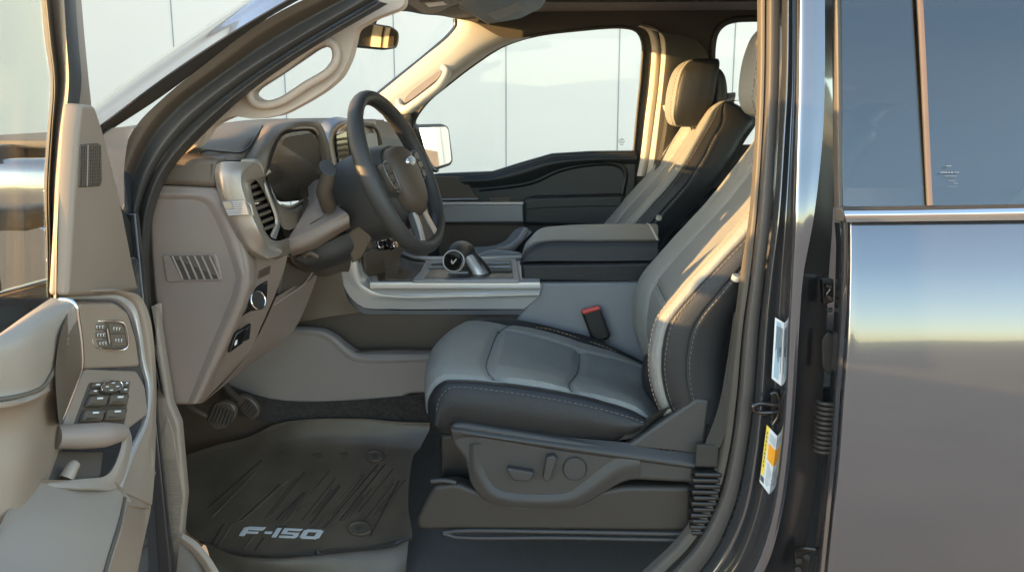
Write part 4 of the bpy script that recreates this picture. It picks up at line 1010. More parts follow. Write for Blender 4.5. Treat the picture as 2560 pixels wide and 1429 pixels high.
# ------------------------------------------------------------------ roof lining, visor, overhead console
HL = loft('headliner', [[A(845, 72, .16), A(930, 40, .38), A(1008, 29, .72), A(1060, 37, 1.0), A(1100, 40, 1.25), A(1150, 50, 1.66)],
                   [V(-.25, .10, 1.40), V(-.23, .40, 1.42), V(-.20, .75, 1.43), V(-.16, 1.0, 1.43), V(-.1, 1.25, 1.42), V(-.05, 1.67, 1.40)],
                   [V(.1, .10, 1.43), V(.1, .4, 1.455), V(.1, .75, 1.46), V(.1, 1.0, 1.46), V(.1, 1.25, 1.45), V(.1, 1.67, 1.415)],
                   [V(1.9, .10, 1.43), V(1.9, .4, 1.455), V(1.9, .75, 1.46), V(1.9, 1.0, 1.46), V(1.9, 1.25, 1.45), V(1.9, 1.67, 1.415)]], HEAD, TRUCK, n=40, cross=8, thick=.01)
VS = slab('sun_visor', pC('1147,15 1222,61 1300,48 1350,24 1366,4 1362,-20 1330,-40 1160,-40', 1.352), SLATE, TRUCK, .014, .005, r=.03)
VS['label'] = 'folded sun visor carrying a pale warning label'
slab('warning_label', [p+V(0, 0, -.0008) for p in pC('1217,35 1296,5 1316,22 1240,51', 1.352)], VISORLBL, VS, .001, .0002)
tube('visor_edge', toward(pC('1147,16 1185,38 1222,61', 1.352), .002), .002, BEIGE2, VS, n=6, k=6)
OC = slab('overhead_console', pC('985,10 1012,30 1062,36 1100,34 1140,14 1200,0 1230,-40 960,-40', 1.345), TAUPED, TRUCK, .03, .012, r=.03, bres=4)
slab('map_lamp', [p+V(0, 0, -.004) for p in pC('1062,6 1108,2 1118,9 1072,15', 1.345)], WHITE, OC, .004, .001)
slab('lamp_bezel', [p+V(0, 0, -.002) for p in pC('1048,4 1120,-4 1132,10 1066,22', 1.345)], BROWN, OC, .004, .001, r=.006)
# rear-view mirror
RM = empty('rear_view_mirror', A(940, 90, .80), TRUCK)
slab('mirror_shell', pA('872,112,.62 876,66,.64 915,55,.72 980,66,.86 1000,78,.90 1003,100,.905 996,122,.895 960,126,.83 900,120,.69'), BLACKP, RM, .03, .008, r=.012, bres=4)
slab('mirror_glass', toward(pA('880,108,.632 884,70,.648 918,60,.722 978,70,.852 994,80,.887 997,100,.893 990,118,.88 960,121,.825 902,115,.69'), .004), MIRROR, RM, .004, .001, r=.008)
tube('mirror_stem', pA('930,58,.78 935,44,.80 940,30,.82'), .012, BLACKP, RM, n=6)
# windscreen
loft('windshield', [[A(985, 8, .12), A(800, 92, .12), A(560, 262, .12), A(392, 462, .12)], [V(-.58, .5, 1.36), V(-.75, .5, 1.24), V(-.92, .5, 1.08), V(-1.06, .5, .96)], [V(-.50, 1.1, 1.38), V(-.68, 1.1, 1.26), V(-.86, 1.1, 1.10), V(-1.0, 1.1, .98)], [A(1140, 50, 1.615), A(1060, 143, 1.615), A(930, 250, 1.615), A(860, 300, 1.615)]], GLASS, TRUCK, n=20, cross=6)
# floor and hard shell
slab('carpet', [V(-.85, .02, -.16), V(1.9, .02, -.16), V(1.9, 1.7, -.16), V(-.85, 1.7, -.16)], CARPET, TRUCK, .03, .005)
# carpet hump between mat and seat
loft('tunnel_carpet', [pA('560,960,.68 700,1000,.68 1000,990,.68 1080,980,.68 1300,1000,.68'), pA('560,1030,.68 700,1060,.68 1000,1068,.68 1100,1080,.68 1300,1080,.68')], CARPET, TRUCK, n=20)
slab('bulkhead', [V(-1.08, -.0, -.4), V(-1.08, 1.76, -.4), V(-1.08, 1.76, .99), V(-1.08, .0, .99)], BROWN, TRUCK, .03, .005)
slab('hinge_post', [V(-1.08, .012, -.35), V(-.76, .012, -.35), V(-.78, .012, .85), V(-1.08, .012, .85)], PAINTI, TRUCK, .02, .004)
slab('roof_panel', [V(-.35, -.02, 1.46), V(1.95, -.02, 1.46), V(1.95, 1.78, 1.46), V(-.35, 1.78, 1.46)], PAINT, TRUCK, .02, .008, r=.1, front=.03)
slab('cab_back', [V(1.95, 0, -.3), V(1.95, 1.75, -.3), V(1.95, 1.75, .85), V(1.95, 0, .85)], PAINT, TRUCK, .03, .01)
slab('cab_back_frame', [V(1.95, 0, 1.3), V(1.95, 1.75, 1.3), V(1.95, 1.75, 1.47), V(1.95, 0, 1.47)], PAINT, TRUCK, .03, .01)
slab('far_side_skin', [V(-.9, 1.76, -.3), V(1.95, 1.76, -.3), V(1.95, 1.76, .84), V(.1, 1.76, .80), V(-.2, 1.76, .74), V(-.9, 1.76, .74)], PAINT, TRUCK, .03, .01)
slab('bed_side', [V(2.0, -.07, -.35), V(3.6, -.07, -.35), V(3.6, -.05, .72), V(2.0, -.05, .80)], PAINT, TRUCK, .06, .02, r=.05)
slab('tailgate', [V(3.58, -.04, -.2), V(3.58, 1.80, -.2), V(3.58, 1.80, .72), V(3.58, -.04, .72)], PAINT, TRUCK, .05, .015)
slab('bed_side', [V(2.0, 1.80, -.35), V(3.6, 1.80, -.35), V(3.6, 1.80, .72), V(2.0, 1.80, .80)], PAINT, TRUCK, .06, .02, r=.05)
box('roof_rail', (.86, 1.775, 1.475), (2.2, .10, .09), PAINT, TRUCK, .03)
box('roof_rail', (.86, .05, 1.475), (2.2, .12, .06), PAINT, TRUCK, .03)
slab('hood', [V(-2.0, -.02, .76), V(-2.0, 1.78, .76), V(-1.1, 1.78, .88), V(-1.1, -.02, .88)], PAINT, TRUCK, .03, .012, r=.06)
slab('fender', [V(-2.0, 0, -.1), V(-.95, 0, -.3), V(-.90, 0, .80), V(-1.1, 0, .87), V(-2.0, 0, .75)], PAINT, TRUCK, .05, .012, r=.03)
# ------------------------------------------------------------------ lower trim by the hinge pillar and the sill
KICK = empty('kick_trim', (-.72, .06, .2), TRUCK)
slab('kick_panel', pA('384,760 398,840 424,1008 446,1060 462,1240 455,1310 447,1440 356,1440 372,1340 387,1282 372,1242 392,1132 388,940', .06), TAUPEL, KICK, .03, .006, r=.006)
rp = toward(pA('418,1040 432,1080 459,1238 452,1305 436,1392 404,1210 392,1130', .06), .002)
RPL = slab('scuff_plate', rp, TAUPEL, KICK, .003, .001, r=.004)
rb_ = []
for i in range(42):
    y = 1148+i*5.6
    # extent of the plate at this height
    xl = 393+(y-1130)/(1392-1130)*43 if y > 1210 else 392+(y-1130)/80*12
    if y > 1210: xl = 404+(y-1210)/(1392-1210)*32
    xr = 459-(1238-y)*.17 if y < 1238 else (459-(y-1238)*.10 if y < 1305 else 452-(y-1305)*.184)
    if xr-xl > 5: rb_.append(tube('q', toward(pA(f'{xl+2},{y} {xr-3},{y+3}', .06), .0035), .0014, TAUPEL, None, n=2, k=6))
join('plate_ribs', rb_, RPL)
loft('sill_cover', [pA('400,1282,.03 394,1340,.03 384,1400,.03 372,1470,.03'), toward(pA('388,1290,.03 378,1345,.03 366,1400,.03 356,1470,.03'), .006), pA('378,1300,.05 368,1350,.05 356,1400,.05 345,1470,.05')], TAUPEL, KICK, n=20)
loft('sill_step', [pA('455,1330,.05 490,1352,.05 525,1392,.05 560,1450,.05'), toward(pA('453,1342,.045 484,1366,.045 516,1404,.045 545,1456,.045'), .005), pA('450,1356,.05 478,1378,.05 506,1414,.05 530,1460,.05')], TAUPEL, KICK, n=20, thick=.004)
loft('sill_face', [pA('450,1352,.055 478,1378,.055 506,1414,.055 530,1460,.055'), pA('440,1440,.02 470,1450,.02 500,1470,.02 520,1490,.02')], TAUPED, KICK, n=12)
# ------------------------------------------------------------------ pedals
def pedal(name, s, Y, m, lab=None):
    o = slab(name, pA(s, Y), m, TRUCK, .02, .006, r=.02, bres=4)
    return o
BP = pedal('brake_pedal', '512,1048 530,1008 560,1000 585,1012 592,1035 575,1062 550,1076 528,1072', .42, MATR)
rb_ = [tube('q', toward(pA(f'{520+i*9},{1052+i*2} {538+i*8},{1010+i*3}', .42), .002), .0022, SLATE, None, n=3, k=6) for i in range(7)]
join('pedal_grip', rb_, BP)
tube('pedal_arm', pA('470,1012,.44 490,1026,.43 520,1040,.43'), .007, TAUPED, BP, n=6)
GP = pedal('accelerator_pedal', '582,1000 600,985 625,992 646,1015 649,1036 632,1052 620,1046 600,1026', .55, MATR)
rb_ = [tube('q', toward(pA(f'{600+i*6},{1020+i*4} {618+i*5},{998+i*5}', .55), .002), .002, SLATE, None, n=3, k=6) for i in range(6)]
join('pedal_grip', rb_, GP)
tube('pedal_arm', pA('560,960,.57 580,985,.56 600,1000,.555'), .012, BROWN, GP, n=6)
# ------------------------------------------------------------------ seat track cover and belt at the sill side
TK = slab('track_cover', pA('1085,1212 1140,1206 1300,1262 1560,1215 1730,1215 1730,1330 1112,1326 1046,1326 1038,1300 1062,1250', .13), TRACKP, TRUCK, .05, .012, r=.012, bres=4)
tube('track_lip', toward(pA('1108,1330 1140,1326 1400,1328 1722,1334', .13), .002), .0055, SLATE, TK, n=20)
tube('track_lip', toward(pA('1108,1332 1130,1340 1400,1343 1722,1349', .13), .004), .005, SLATE, TK, n=20)
tube('track_end', toward(pA('1078,1202 1110,1200 1140,1205', .13), .002), .006, SLATE, TK, n=8)
SBT = empty('seat_belt', (.45, .1, .3), TRUCK, 'driver seat belt running down the middle pillar into a pleated boot')
loft('belt_webbing', [pA('1835,780,.115 1818,900,.11 1795,1020,.105 1760,1115,.10'), pA('1870,780,.10 1856,900,.098 1835,1020,.095 1800,1118,.092')], BELT, SBT, n=20, thick=.002)
slab('belt_loop', pA('1742,1110 1798,1112 1796,1168 1738,1166', .093), BELT, SBT, .012, .004, r=.004)
bo = []
for i in range(11):
    y = 1180+i*14.5
    bo.append(box('q', A(1768-i*.8, y, .10)+V(-.004*(i % 2), 0, 0), (.062, .035, .011), BLACKP, None, .004))
join('belt_boot', bo, SBT)
# ------------------------------------------------------------------ middle pillar, near side
BPL = empty('door_pillar', (.55, .05, .5), TRUCK)
q = ['1893,-40 1892,200 1886,350 1872,540 1850,690 1834,820 1812,1000 1795,1130 1765,1230 1700,1335 1600,1432 1540,1490',
     '1912,-40 1910,200 1904,350 1890,540 1874,690 1856,820 1840,1000 1822,1130 1792,1245 1735,1350 1655,1434 1600,1490',
     '1919,-40 1917,200 1911,350 1897,540 1880,690 1863,820 1847,1000 1829,1130 1800,1250 1745,1356 1672,1436 1620,1490',
     '1950,-40 1948,200 1940,350 1928,540 1910,690 1896,820 1882,1000 1864,1130 1836,1262 1788,1372 1738,1440 1690,1490',
     '1970,-40 1967,200 1959,350 1946,540 1927,690 1914,820 1902,1000 1888,1130 1862,1272 1818,1378 1776,1440 1735,1490',
     '1985,-40 1984,200 1978,350 1968,540 1958,690 1950,820 1940,1000 1925,1130 1900,1272 1860,1385 1826,1440 1790,1490',
     '1997,-40 1995,200 1991,350 1985,540 1977,690 1970,820 1962,1000 1951,1130 1931,1272 1898,1385 1872,1440 1845,1490',
     '2062,-40 2062,200 2056,350 2035,540 2008,690 1998,820 1988,1000 1977,1130 1957,1272 1928,1385 1904,1440 1880,1490',
     '2079,-40 2081,200 2084,350 2082,540 2072,690 2066,820 2056,1000 2046,1130 2030,1272 2008,1385 1990,1440 1975,1490']
Yq = [.105, .085, .072, .070, .040, .055, .000, -.004, .13]
def tum(s, y):
    out = []
    for w_ in s.split():
        a, b = [float(k) for k in w_.split(',')]; z = A(a, b, y).z
        out.append(A(a, b, y+.17*max(0, z-.84)))
    return out
qg = [tum(s, y) for s, y in zip(q, Yq)]
mid01 = pA(q[0].replace('x', ''), .09)
loft('inner_trim', [qg[0], toward([a.lerp(b, .5) for a, b in zip(qg[0], qg[1])], .006), qg[1]], TRIMSHADE, BPL, n=80, cross=5)
loft('weatherstrip', [toward(qg[1], -.012), toward([a.lerp(b, .5) for a, b in zip(qg[1], qg[2])], -.012), qg[2]], RUBBER, BPL, n=80, cross=3)
loft('weatherstrip', [qg[2], toward([a.lerp(b, .25) for a, b in zip(qg[2], qg[3])], .012), toward([a.lerp(b, .7) for a, b in zip(qg[2], qg[3])], .010), qg[3]], SEAL, BPL, n=80, cross=5)
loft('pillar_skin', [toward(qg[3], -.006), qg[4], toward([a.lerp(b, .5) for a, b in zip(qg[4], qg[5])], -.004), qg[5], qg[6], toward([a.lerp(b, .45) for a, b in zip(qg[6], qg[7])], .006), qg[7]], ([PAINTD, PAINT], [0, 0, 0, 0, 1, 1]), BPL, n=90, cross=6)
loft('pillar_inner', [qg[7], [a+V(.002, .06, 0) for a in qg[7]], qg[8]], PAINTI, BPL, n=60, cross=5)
# striker
SK = empty('striker', A(1925, 1015, .04), BPL)
slab('striker_plate', toward(pA('1928,985 1940,974 1950,985 1950,1040 1942,1062 1928,1050', .045), .006), BLACKP, SK, .01, .003, r=.006)
tube('striker_loop', toward(pA('1945,1012,.035 1925,1010,.03 1895,1008,.02 1882,1015,.015 1890,1028,.02 1925,1030,.03 1942,1028,.035'), .014), .0055, GLOSSB, SK, n=40, k=10)
tube('striker_loop', toward(pA('1932,1060 1944,1040 1948,1000 1938,980 1926,985', .04), .012), .004, GLOSSB, SK, n=24, k=8)
# stickers on the pillar
S1 = slab('spec_sticker', toward(pA('1938,793 1963,808 1955,966 1929,945', .04), .010), STICKW, BPL, .001, .0003)
def sq(a, b, c, d, u0, u1, v0, v1, h, m, parent=None, Y=.04):
    a, b, c, d = [A(*k, Y) for k in (a, b, c, d)]
    L = lambda u, w: a.lerp(b, u).lerp(d.lerp(c, u), w)
    return slab('q', toward([L(u0, v0), L(u1, v0), L(u1, v1), L(u0, v1)], h), m, parent, .0006, .0001)
c4 = ((1938, 793), (1963, 808), (1955, 966), (1929, 945))
o_ = sq(*c4, .18, .62, .04, .95, .0106, STICKB); o_.name = 'sticker_field'; o_.parent = S1
ln = [sq(*c4, .2+.09*k, .24+.09*k, .1+.02*random.random(), .45+.45*random.random(), .0112, INK) for k in range(7)]
ln += [sq(*c4, .55, .75, .42+.03*k, .44+.03*k, .0112, INK) for k in range(5)]
join('print_lines', ln, S1)
S2 = slab('warning_sticker', toward(pA('1917,1061 1944,1090 1929,1243 1899,1203', .04), .012), STICKW, BPL, .001, .0003)
c4 = ((1917, 1061), (1944, 1090), (1929, 1243), (1899, 1203))
for (u0, u1, v0, v1, m_, nm) in ((.0, .26, 0, .84, STICKY, 'yellow_band'), (.34, .96, .24, .52, STICKO, 'orange_block'), (.02, .3, .86, .96, INK, 'black_square')):
    o_ = sq(*c4, u0, u1, v0, v1, .0126, m_); o_.name = nm; o_.parent = S2
ln = [sq(*c4, .4, .55+.4*random.random(), .56+.035*k, .57+.035*k, .0128, INK) for k in range(11)]+[sq(*c4, .36, .9, .08+.035*k, .09+.035*k, .0128, INK) for k in range(4)]+[sq(*c4, .08, .16, .1+.07*k, .14+.07*k, .0134, INK) for k in range(9)]
join('print_lines', ln, S2)
# ------------------------------------------------------------------ rear door, closed
RD = empty('rear_door', (1.2, -.04, .3), TRUCK)
def doorY(z):   # the skin bulges below the belt line
    if z > .62: return -.064+.135*(z-.62)+.42*(z-.62)**2
    return -.064-.118*(.62-z)*(1-(.62-z)/1.0)+.03*(.62-z)**2 if z > .1 else -.064-.118*.52*.48+.03*.27
def skin(x, y):
    Y = -.05
    for _ in range(6): Y = doorY(A(x, y, Y).z)
    return A(x, y, Y)
edge_px = [(2120, 556), (2121, 600), (2120, 700), (2114, 850), (2103, 1000), (2092, 1150), (2077, 1300), (2063, 1440), (2055, 1520)]
rows = [[skin(x0+(3330-x0)*t, y+(-34 if i == 0 else 0)*t) for i, (x0, y) in enumerate(edge_px)] for t in (0, .005, .02, .07, .2, .45, .72, 1)]
rows[0] = [p+V(.004, .016, 0) for p in rows[0]]
loft('door_skin', rows, PAINT, RD, n=50, cross=4, ang=60)
loft('door_edge', [[p+V(.003, .014, 0) for p in rows[0]], [p+V(-.004, .03, 0) for p in rows[0]], pA('2098,556 2100,600 2098,700 2092,850 2082,1000 2072,1150 2056,1300 2042,1440 2034,1520', .03), pA('2086,556 2090,600 2088,700 2082,850 2072,1000 2062,1150 2046,1300 2032,1440 2024,1520', .07)], PAINT, RD, n=50, cross=4)
tube('edge_seal', pA('2112,556 2114,600 2112,700 2106,850 2095,1000 2084,1150 2069,1300 2055,1440 2047,1520', -.012), .0035, RUBBER, RD, n=40, k=6)
TW = .20
slab('window', pA('2106,519,-.022 2105,300,.02 2103,100,.06 2101,-60,.095 3120,-60,.095 3150,100,.06 3170,300,.02 3180,503,-.022'), TINT, RD, .004, .001)
loft('window_divider', [pA('2316,514,-.026 2306,300,.014 2297,100,.052 2288,-60,.085'), pA('2320,514,-.032 2310,300,.008 2301,100,.046 2292,-60,.079'), pA('2332,513,-.032 2322,300,.008 2313,100,.046 2304,-60,.079')], ([RUBBER, COPPER], [0, 1]), RD, n=12, cross=3, thick=.004)
loft('window_channel', [pA('2079,-60,.10 2081,100,.075 2082,300,.04 2085,520,.0'), pA('2090,-60,.085 2092,100,.055 2094,300,.017 2097,520,-.024'), pA('2100,-60,.088 2102,100,.056 2104,300,.017 2106,520,-.024'), pA('2104,-60,.10 2106,100,.066 2108,300,.026 2110,520,-.016')], ([SEAL, RUBBER], [0, 0, 1]), RD, n=20, cross=4)
loft('belt_molding', [pA('2108,516,-.026 2300,514,-.026 3340,498,-.026'), pA('2110,526,-.036 2300,524,-.036 3340,504,-.036'), pA('2112,537,-.043 2300,535,-.043 3340,519,-.043'), pA('2114,545,-.040 2300,543,-.040 3340,530,-.040'), pA('2116,555,-.034 2300,553,-.034 3340,540,-.034')], ([RUBBER, CHROME, SILVERD], [0, 1, 1, 2]), RD, n=20, cross=4)
slab('molding_cap', pA('2084,520,-.02 2106,518,-.03 2114,540,-.04 2110,556,-.03 2086,552,-.01'), SEAL, RD, .02, .004, r=.004)
bt_ = [tube('q', [A(2066-i*.8, 1002+i*12, .06)+V(.02*math.cos(a), -.022*abs(math.sin(a))*1.0, 0) for a in (0, .5, 1.0, 1.57, 2.1, 2.6, 3.14)], .0045, RUBBER, None, n=12, k=8) for i in range(11)]
join('wire_boot', bt_, RD)
HG = empty('hinge', A(2010, 1390, .06), RD)
slab('hinge_plate', pA('1985,1372 2026,1368 2022,1440 1990,1440', .09), BLACKP, HG, .012, .003, r=.004)
for (x, y) in ((1998, 1402), (2018, 1392), (1996, 1424)): disc('bolt', A(x, y, .085), V(0, -1, .1).normalized(), .008, .012, SLATE, HG, .002)
tube('hinge_arm', pA('1990,1372,.08 2010,1368,.06 2040,1372,.05'), .006, BLACKP, HG, n=6)
slab('window_surround', pA('3120,-110,.105 3150,100,.058 3172,300,.018 3180,500,-.024 3335,497,-.024 3325,300,.018 3310,100,.058 3290,-110,.105'), PAINT, RD, .02, .005)
LT = empty('latch', A(2062, 725, .08), RD)
slab('latch_plate', pA('2055,700 2085,698 2085,755 2058,762', .085), BLACKP, LT, .02, .003, r=.003)
tube('latch_hook', pA('2064,712 2076,720 2066,738 2078,750', .072), .005, GLOSSB, LT, n=12, k=8)
slab('latch_clip', pA('2066,772 2082,770 2082,780 2068,782', .08), SLATE, LT, .01, .002)
slab('pillar_plug', pA('2054,850 2070,828 2086,838 2084,920 2066,932 2056,915', .09), RUBBER, RD, .01, .003, r=.006)
mk = []
for (x, y, w, h) in ((2352, 430, 4, 5), (2358, 430, 4, 5), (2364, 430, 4, 5), (2371, 430, 4, 5), (2378, 430, 5, 5), (2386, 430, 12, 3), (2362, 440, 30, 2), (2372, 452, 16, 2), (2384, 458, 10, 2), (2370, 466, 26, 2), (2366, 414, 12, 3)):
    mk.append(slab('q', toward(pA(f'{x},{y} {x+w},{y} {x+w},{y+h*.5} {x},{y+h*.5}', -.004), .01), ETCH, None, .0006, .0001))
join('glass_mark', mk, RD)

# ================================================================== FLOOR MAT
MATG_ = []
def Ym(y):
    K = ((1000, .668), (1045, .662), (1090, .652), (1128, .622), (1240, .50), (1360, .38), (1430, .31))
    for (a, b), (c, d) in zip(K, K[1:]):
        if y <= c: return b+(d-b)*(y-a)/(c-a)
    return .31
def mz(x, y, h=0):
    p = A(x, y, Ym(y)); return p+V(0, -.70, .71)*h
def mrow(s): return [mz(*[float(k) for k in w_.split(',')]) for w_ in s.split()]
m0 = mrow('430,1150 540,1112 620,1092 682,1062 740,1050 900,1046 1000,1054 1075,1056')
m1 = mrow('436,1164 545,1128 625,1110 684,1076 742,1062 900,1058 1000,1068 1072,1076')
m2 = mrow('440,1190 550,1160 630,1140 690,1112 745,1100 900,1098 992,1104 1050,1118')
m3 = mrow('444,1225 555,1200 632,1180 690,1156 745,1140 895,1136 985,1142 1030,1150')
m4 = mrow('450,1270 560,1265 640,1250 700,1240 755,1235 890,1235 965,1235 1020,1250')
m5 = mrow('470,1330 560,1350 640,1362 700,1366 755,1368 880,1364 968,1352 1030,1330')
m6 = mrow('505,1352 575,1378 645,1388 705,1390 755,1388 880,1376 972,1364 1026,1345')
m7 = [mz(x, y, h) for x, y, h in ((520, 1366, .02), (590, 1396, .022), (650, 1403, .022), (705, 1404, .022), (755, 1400, .022), (880, 1388, .022), (985, 1377, .022), (1024, 1357, .02))]
m8 = [mz(x, y, h) for x, y, h in ((540, 1440, .0), (600, 1450, .0), (650, 1450, .0), (705, 1450, .0), (755, 1450, .0), (880, 1450, .0), (985, 1450, .0), (1012, 1440, .0))]
FM_ = loft('floor_mat', [m0, m1, m2, m3, m4, m5, m6, m7, m8], MATR, None, n=60, cross=8, thick=.006)
FM_['label'] = 'black rubber floor mat with grooves and raised white model lettering in the footwell'
FM_['category'] = 'floor mat'
gr = []
for k, (xa, ya, xb, yb) in enumerate(((530, 1292, 640, 1180), (520, 1270, 655, 1150), (612, 1295, 720, 1200), (602, 1300, 700, 1210), (585, 1305, 690, 1215), (690, 1300, 760, 1230), (720, 1300, 800, 1210), (775, 1310, 850, 1215), (795, 1318, 930, 1160), (812, 1318, 945, 1160), (830, 1310, 905, 1225), (850, 1300, 962, 1160), (905, 1300, 985, 1195), (925, 1340, 998, 1200), (960, 1290, 990, 1235), (530, 1360, 560, 1310), (610, 1372, 635, 1340), (638, 1375, 660, 1342), (545, 1365, 580, 1310))):
    gr.append(tube('q', [mz(xa, ya, .0015), mz(xb, yb, .0015)], .0021, MATG if k % 2 else MATR, None, n=2, k=6))
    if k in (2, 3, 4, 6): gr.append(tube('q', [mz(xa-12, ya+8, .0015), mz(xa, ya, .0015)], .002, MATR, None, n=2, k=6))
for (x, y, w) in ((700, 1132, 20), (712, 1138, 14), (782, 1136, 22), (790, 1142, 14), (850, 1134, 20), (856, 1140, 12), (925, 1178, 20), (688, 1318, 30), (775, 1318, 26)):
    gr.append(tube('q', [mz(x, y, .001), mz(x+w, y-4, .001)], .002, SLATE, None, n=2, k=6))
for k in range(24):
    xa = 650+k*13; ya = 1300-(k % 4)*7; ln_ = 62+46*math.sin(k*.55+.6)**2
    gr.append(tube('q', [mz(xa, ya, .0012), mz(xa+ln_*.80, ya-ln_, .0012)], .0013, MATG if k % 3 else MATR, None, n=2, k=6))
join('mat_grooves', gr, FM_)
for (x, y, r_) in ((900, 1322, 30), (938, 1142, 24)):
    P = [mz(x+r_*math.cos(i*math.pi/16), y+r_*.58*math.sin(i*math.pi/16)) for i in range(32)]
    pg = slab('retaining_post', [p+V(0, -.7, .71)*.008 for p in P], MATR, FM_, .01, .003)
    tube('post_ring', [p+V(0, -.7, .71)*.009 for p in [mz(x+r_*.86*math.cos(i*math.pi/16), y+r_*.5*math.sin(i*math.pi/16)) for i in range(32)]], .003, MATR, pg, n=40, k=8, closed=True)
    P = [mz(x+r_*.3*math.cos(i*math.pi/16), y+r_*.18*math.sin(i*math.pi/16), .012) for i in range(32)]
    slab('post_cap', P, SLATE, pg, .004, .001)
# lettering F-150, built of blocky strokes
def lt(u, v): return mz(598+(796-598)*u+(15)*v, 1338+(1347-1338)*u-v*23, .004)
def blk(*uv): return slab('q', [lt(u, v) for u, v in uv], LETTER, None, .005, .001)
L = []
# F
L += [blk((.0, 0), (.065, 0), (.065, 1), (.0, .86)), blk((.065, .66), (.245, .66), (.265, 1), (.065, 1)), blk((.065, .28), (.21, .28), (.21, .5), (.065, .5))]
L += [blk((.29, .34), (.38, .34), (.38, .58), (.29, .58))]
L += [blk((.41, 0), (.465, 0), (.465, 1), (.41, 1))]
# 5
L += [blk((.50, .78), (.715, .78), (.73, 1), (.50, 1)), blk((.50, .58), (.56, .58), (.56, .78), (.50, .78)), blk((.50, .40), (.70, .40), (.725, .58), (.50, .58)), blk((.66, .22), (.725, .22), (.725, .40), (.66, .40)), blk((.50, 0), (.70, 0), (.725, .22), (.50, .22))]
# 0
L += [blk((.755, .1), (.82, .1), (.82, .9), (.755, .9)), blk((.93, .1), (1.0, .1), (1.0, .9), (.93, .9)), blk((.785, .72), (.97, .72), (.97, 1), (.785, 1)), blk((.785, 0), (.97, 0), (.97, .28), (.785, .28))]
lo = join('lettering', L, FM_)

# ================================================================== SURROUNDINGS
asph = mat('asphalt', (.31, .245, .185), .9, bump=('noise', 60, .6), var=(1.5, .85, 1.12))
me = meshof('ground', [(-400, -400, -.74), (400, -400, -.74), (400, 400, -.74), (-400, 400, -.74)], [(0, 1, 2, 3)])
G = newobj('ground', me, None, asph); G['kind'] = 'structure'
hb = bmesh.new(); prev = None
for i in range(121):                       # low unseen ridge, added to cover yellow horizon glow in reflections
    a = R(-175+i*1.45*2.0); d_ = 170+12*math.sin(i*.7)
    hgt = 5.2+1.8*math.sin(i*.31)+1.2*math.sin(i*.83+1)+.8*math.sin(i*2.1)
    q0_ = hb.verts.new((d_*math.cos(a), d_*math.sin(a), -1.5)); q1_ = hb.verts.new(((d_+14)*math.cos(a), (d_+14)*math.sin(a), hgt-.74)); q2_ = hb.verts.new(((d_+60)*math.cos(a), (d_+60)*math.sin(a), -1.5))
    if prev: hb.faces.new((prev[0], q0_, q1_, prev[1])); hb.faces.new((prev[1], q1_, q2_, prev[2]))
    prev = (q0_, q1_, q2_)
me = bpy.data.meshes.new('added_ridge'); hb.to_mesh(me); hb.free(); shade(me, 60)
HI = newobj('added_ridge', me, None, mat('ridge_brown', (.16, .125, .09), .95, var=(.05, .6, 1.4))); HI['kind'] = 'structure'
wallm = mat('wall_panel_white', (.85, .765, .67), .5)
seamm = mat('wall_seam', (.33, .34, .35), .7)
WB = empty('building', (0, 8, -.74))
WB['label'] = 'white panel-clad building standing behind the pickup truck'
WB['category'] = 'building'
WY = 6.4
def seamx(px): return A(px, 200, WY).x
pw = (seamx(1545)-seamx(985))/2
x0 = seamx(1265)
WX0, WX1 = -20, mc_.x+(WY-mc_.y)/.474*.88-.06
box('wall', ((WX0+WX1)/2, WY+.3, 2.2), (WX1-WX0, .6, 5.9), wallm, WB, 0)
ss = [box('q', (x0+k*pw, WY-.001, 2.2), (.009, .008, 5.9), seamm, None, 0) for k in range(-20, 40) if x0+k*pw < WX1-.1]
join('panel_seams', ss, WB)
SHADE_WING = empty('building', (-14, 4, -.74))  # out-of-view wing, added only to keep sun off the panelled wall
SHADE_WING['label'] = 'unseen white wing added on the left to shade the panelled wall'
SHADE_WING['category'] = 'building'
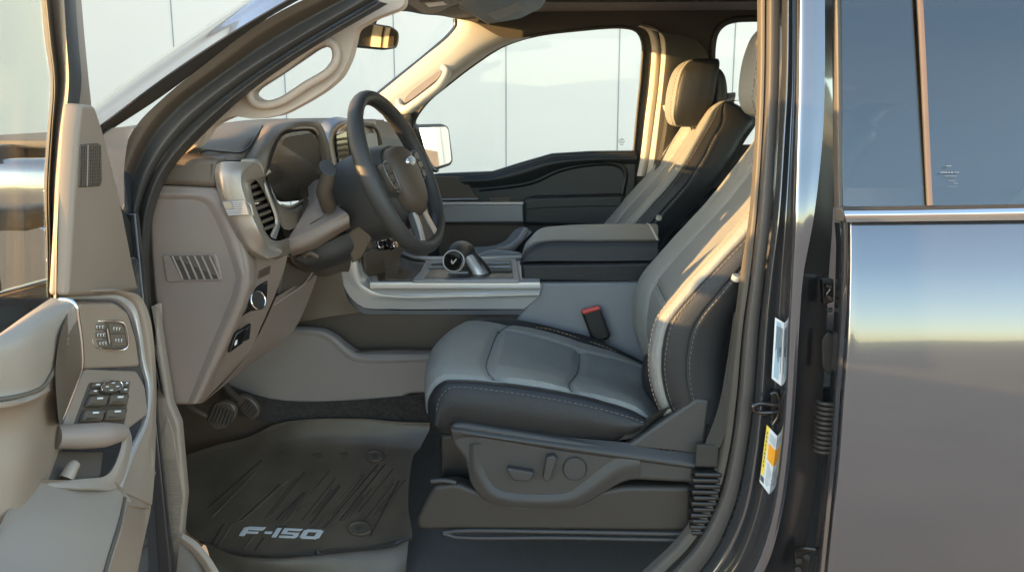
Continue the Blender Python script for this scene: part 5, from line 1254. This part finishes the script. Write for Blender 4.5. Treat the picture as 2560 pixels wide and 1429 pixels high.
box('wall', (-11.0, 3.5, 2.4), (11, 5.75, 6.3), wallm, SHADE_WING, .02)
box('shade_wing_cap', (-11.0, 3.5, 5.62), (11.15, 5.8, .18), seamm, SHADE_WING, .01)

# ================================================================== LIGHT, SKY, CAMERA
AZ, EL = R(17), R(8.2)                     # the light travels towards +X and a little +Y
ldir = V(math.cos(AZ)*math.cos(EL), math.sin(AZ)*math.cos(EL), -math.sin(EL))
sd = bpy.data.lights.new('sun', 'SUN'); sd.energy = 2.0; sd.angle = R(.5); sd.color = (1, .60, .24)
so_ = bpy.data.objects.new('sun', sd); COL.objects.link(so_)
so_.rotation_euler = (-ldir).to_track_quat('Z', 'Y').to_euler()
w = bpy.data.worlds.new('World'); SC.world = w; w.use_nodes = True
nt = w.node_tree; bg_ = nt.nodes['Background']
sky = nt.nodes.new('ShaderNodeTexSky'); sky.sky_type = 'NISHITA'; sky.sun_disc = False
sky.sun_elevation = EL; sky.air_density = .8; sky.dust_density = .45; sky.ozone_density = 1.0
sdir = -ldir
sky.sun_rotation = math.atan2(sdir.x, sdir.y)
wbm = nt.nodes.new('ShaderNodeMix'); wbm.data_type = 'RGBA'; wbm.blend_type = 'MULTIPLY'; wbm.inputs[0].default_value = 1
wbm.inputs[7].default_value = (1.09, 1.0, .90, 1)
nt.links.new(sky.outputs[0], wbm.inputs[6]); nt.links.new(wbm.outputs[2], bg_.inputs[0]); bg_.inputs[1].default_value = .15
cd = bpy.data.cameras.new('camera'); cd.sensor_width = 36; cd.lens = 36*F/2560; cd.clip_start = .02; cd.clip_end = 1500
co = bpy.data.objects.new('camera', cd); COL.objects.link(co)
M = Matrix((RT, UP, -FW)).transposed().to_4x4(); M.translation = CAM
co.matrix_world = M
SC.camera = co
SC.view_settings.view_transform = 'Standard'; SC.view_settings.look = 'None'
SC.view_settings.exposure = EXPO; SC.view_settings.gamma = 1; SC.view_settings.use_curve_mapping = False
SC.cycles.max_bounces = 8; SC.cycles.transparent_max_bounces = 16
SC.cycles.use_denoising = True
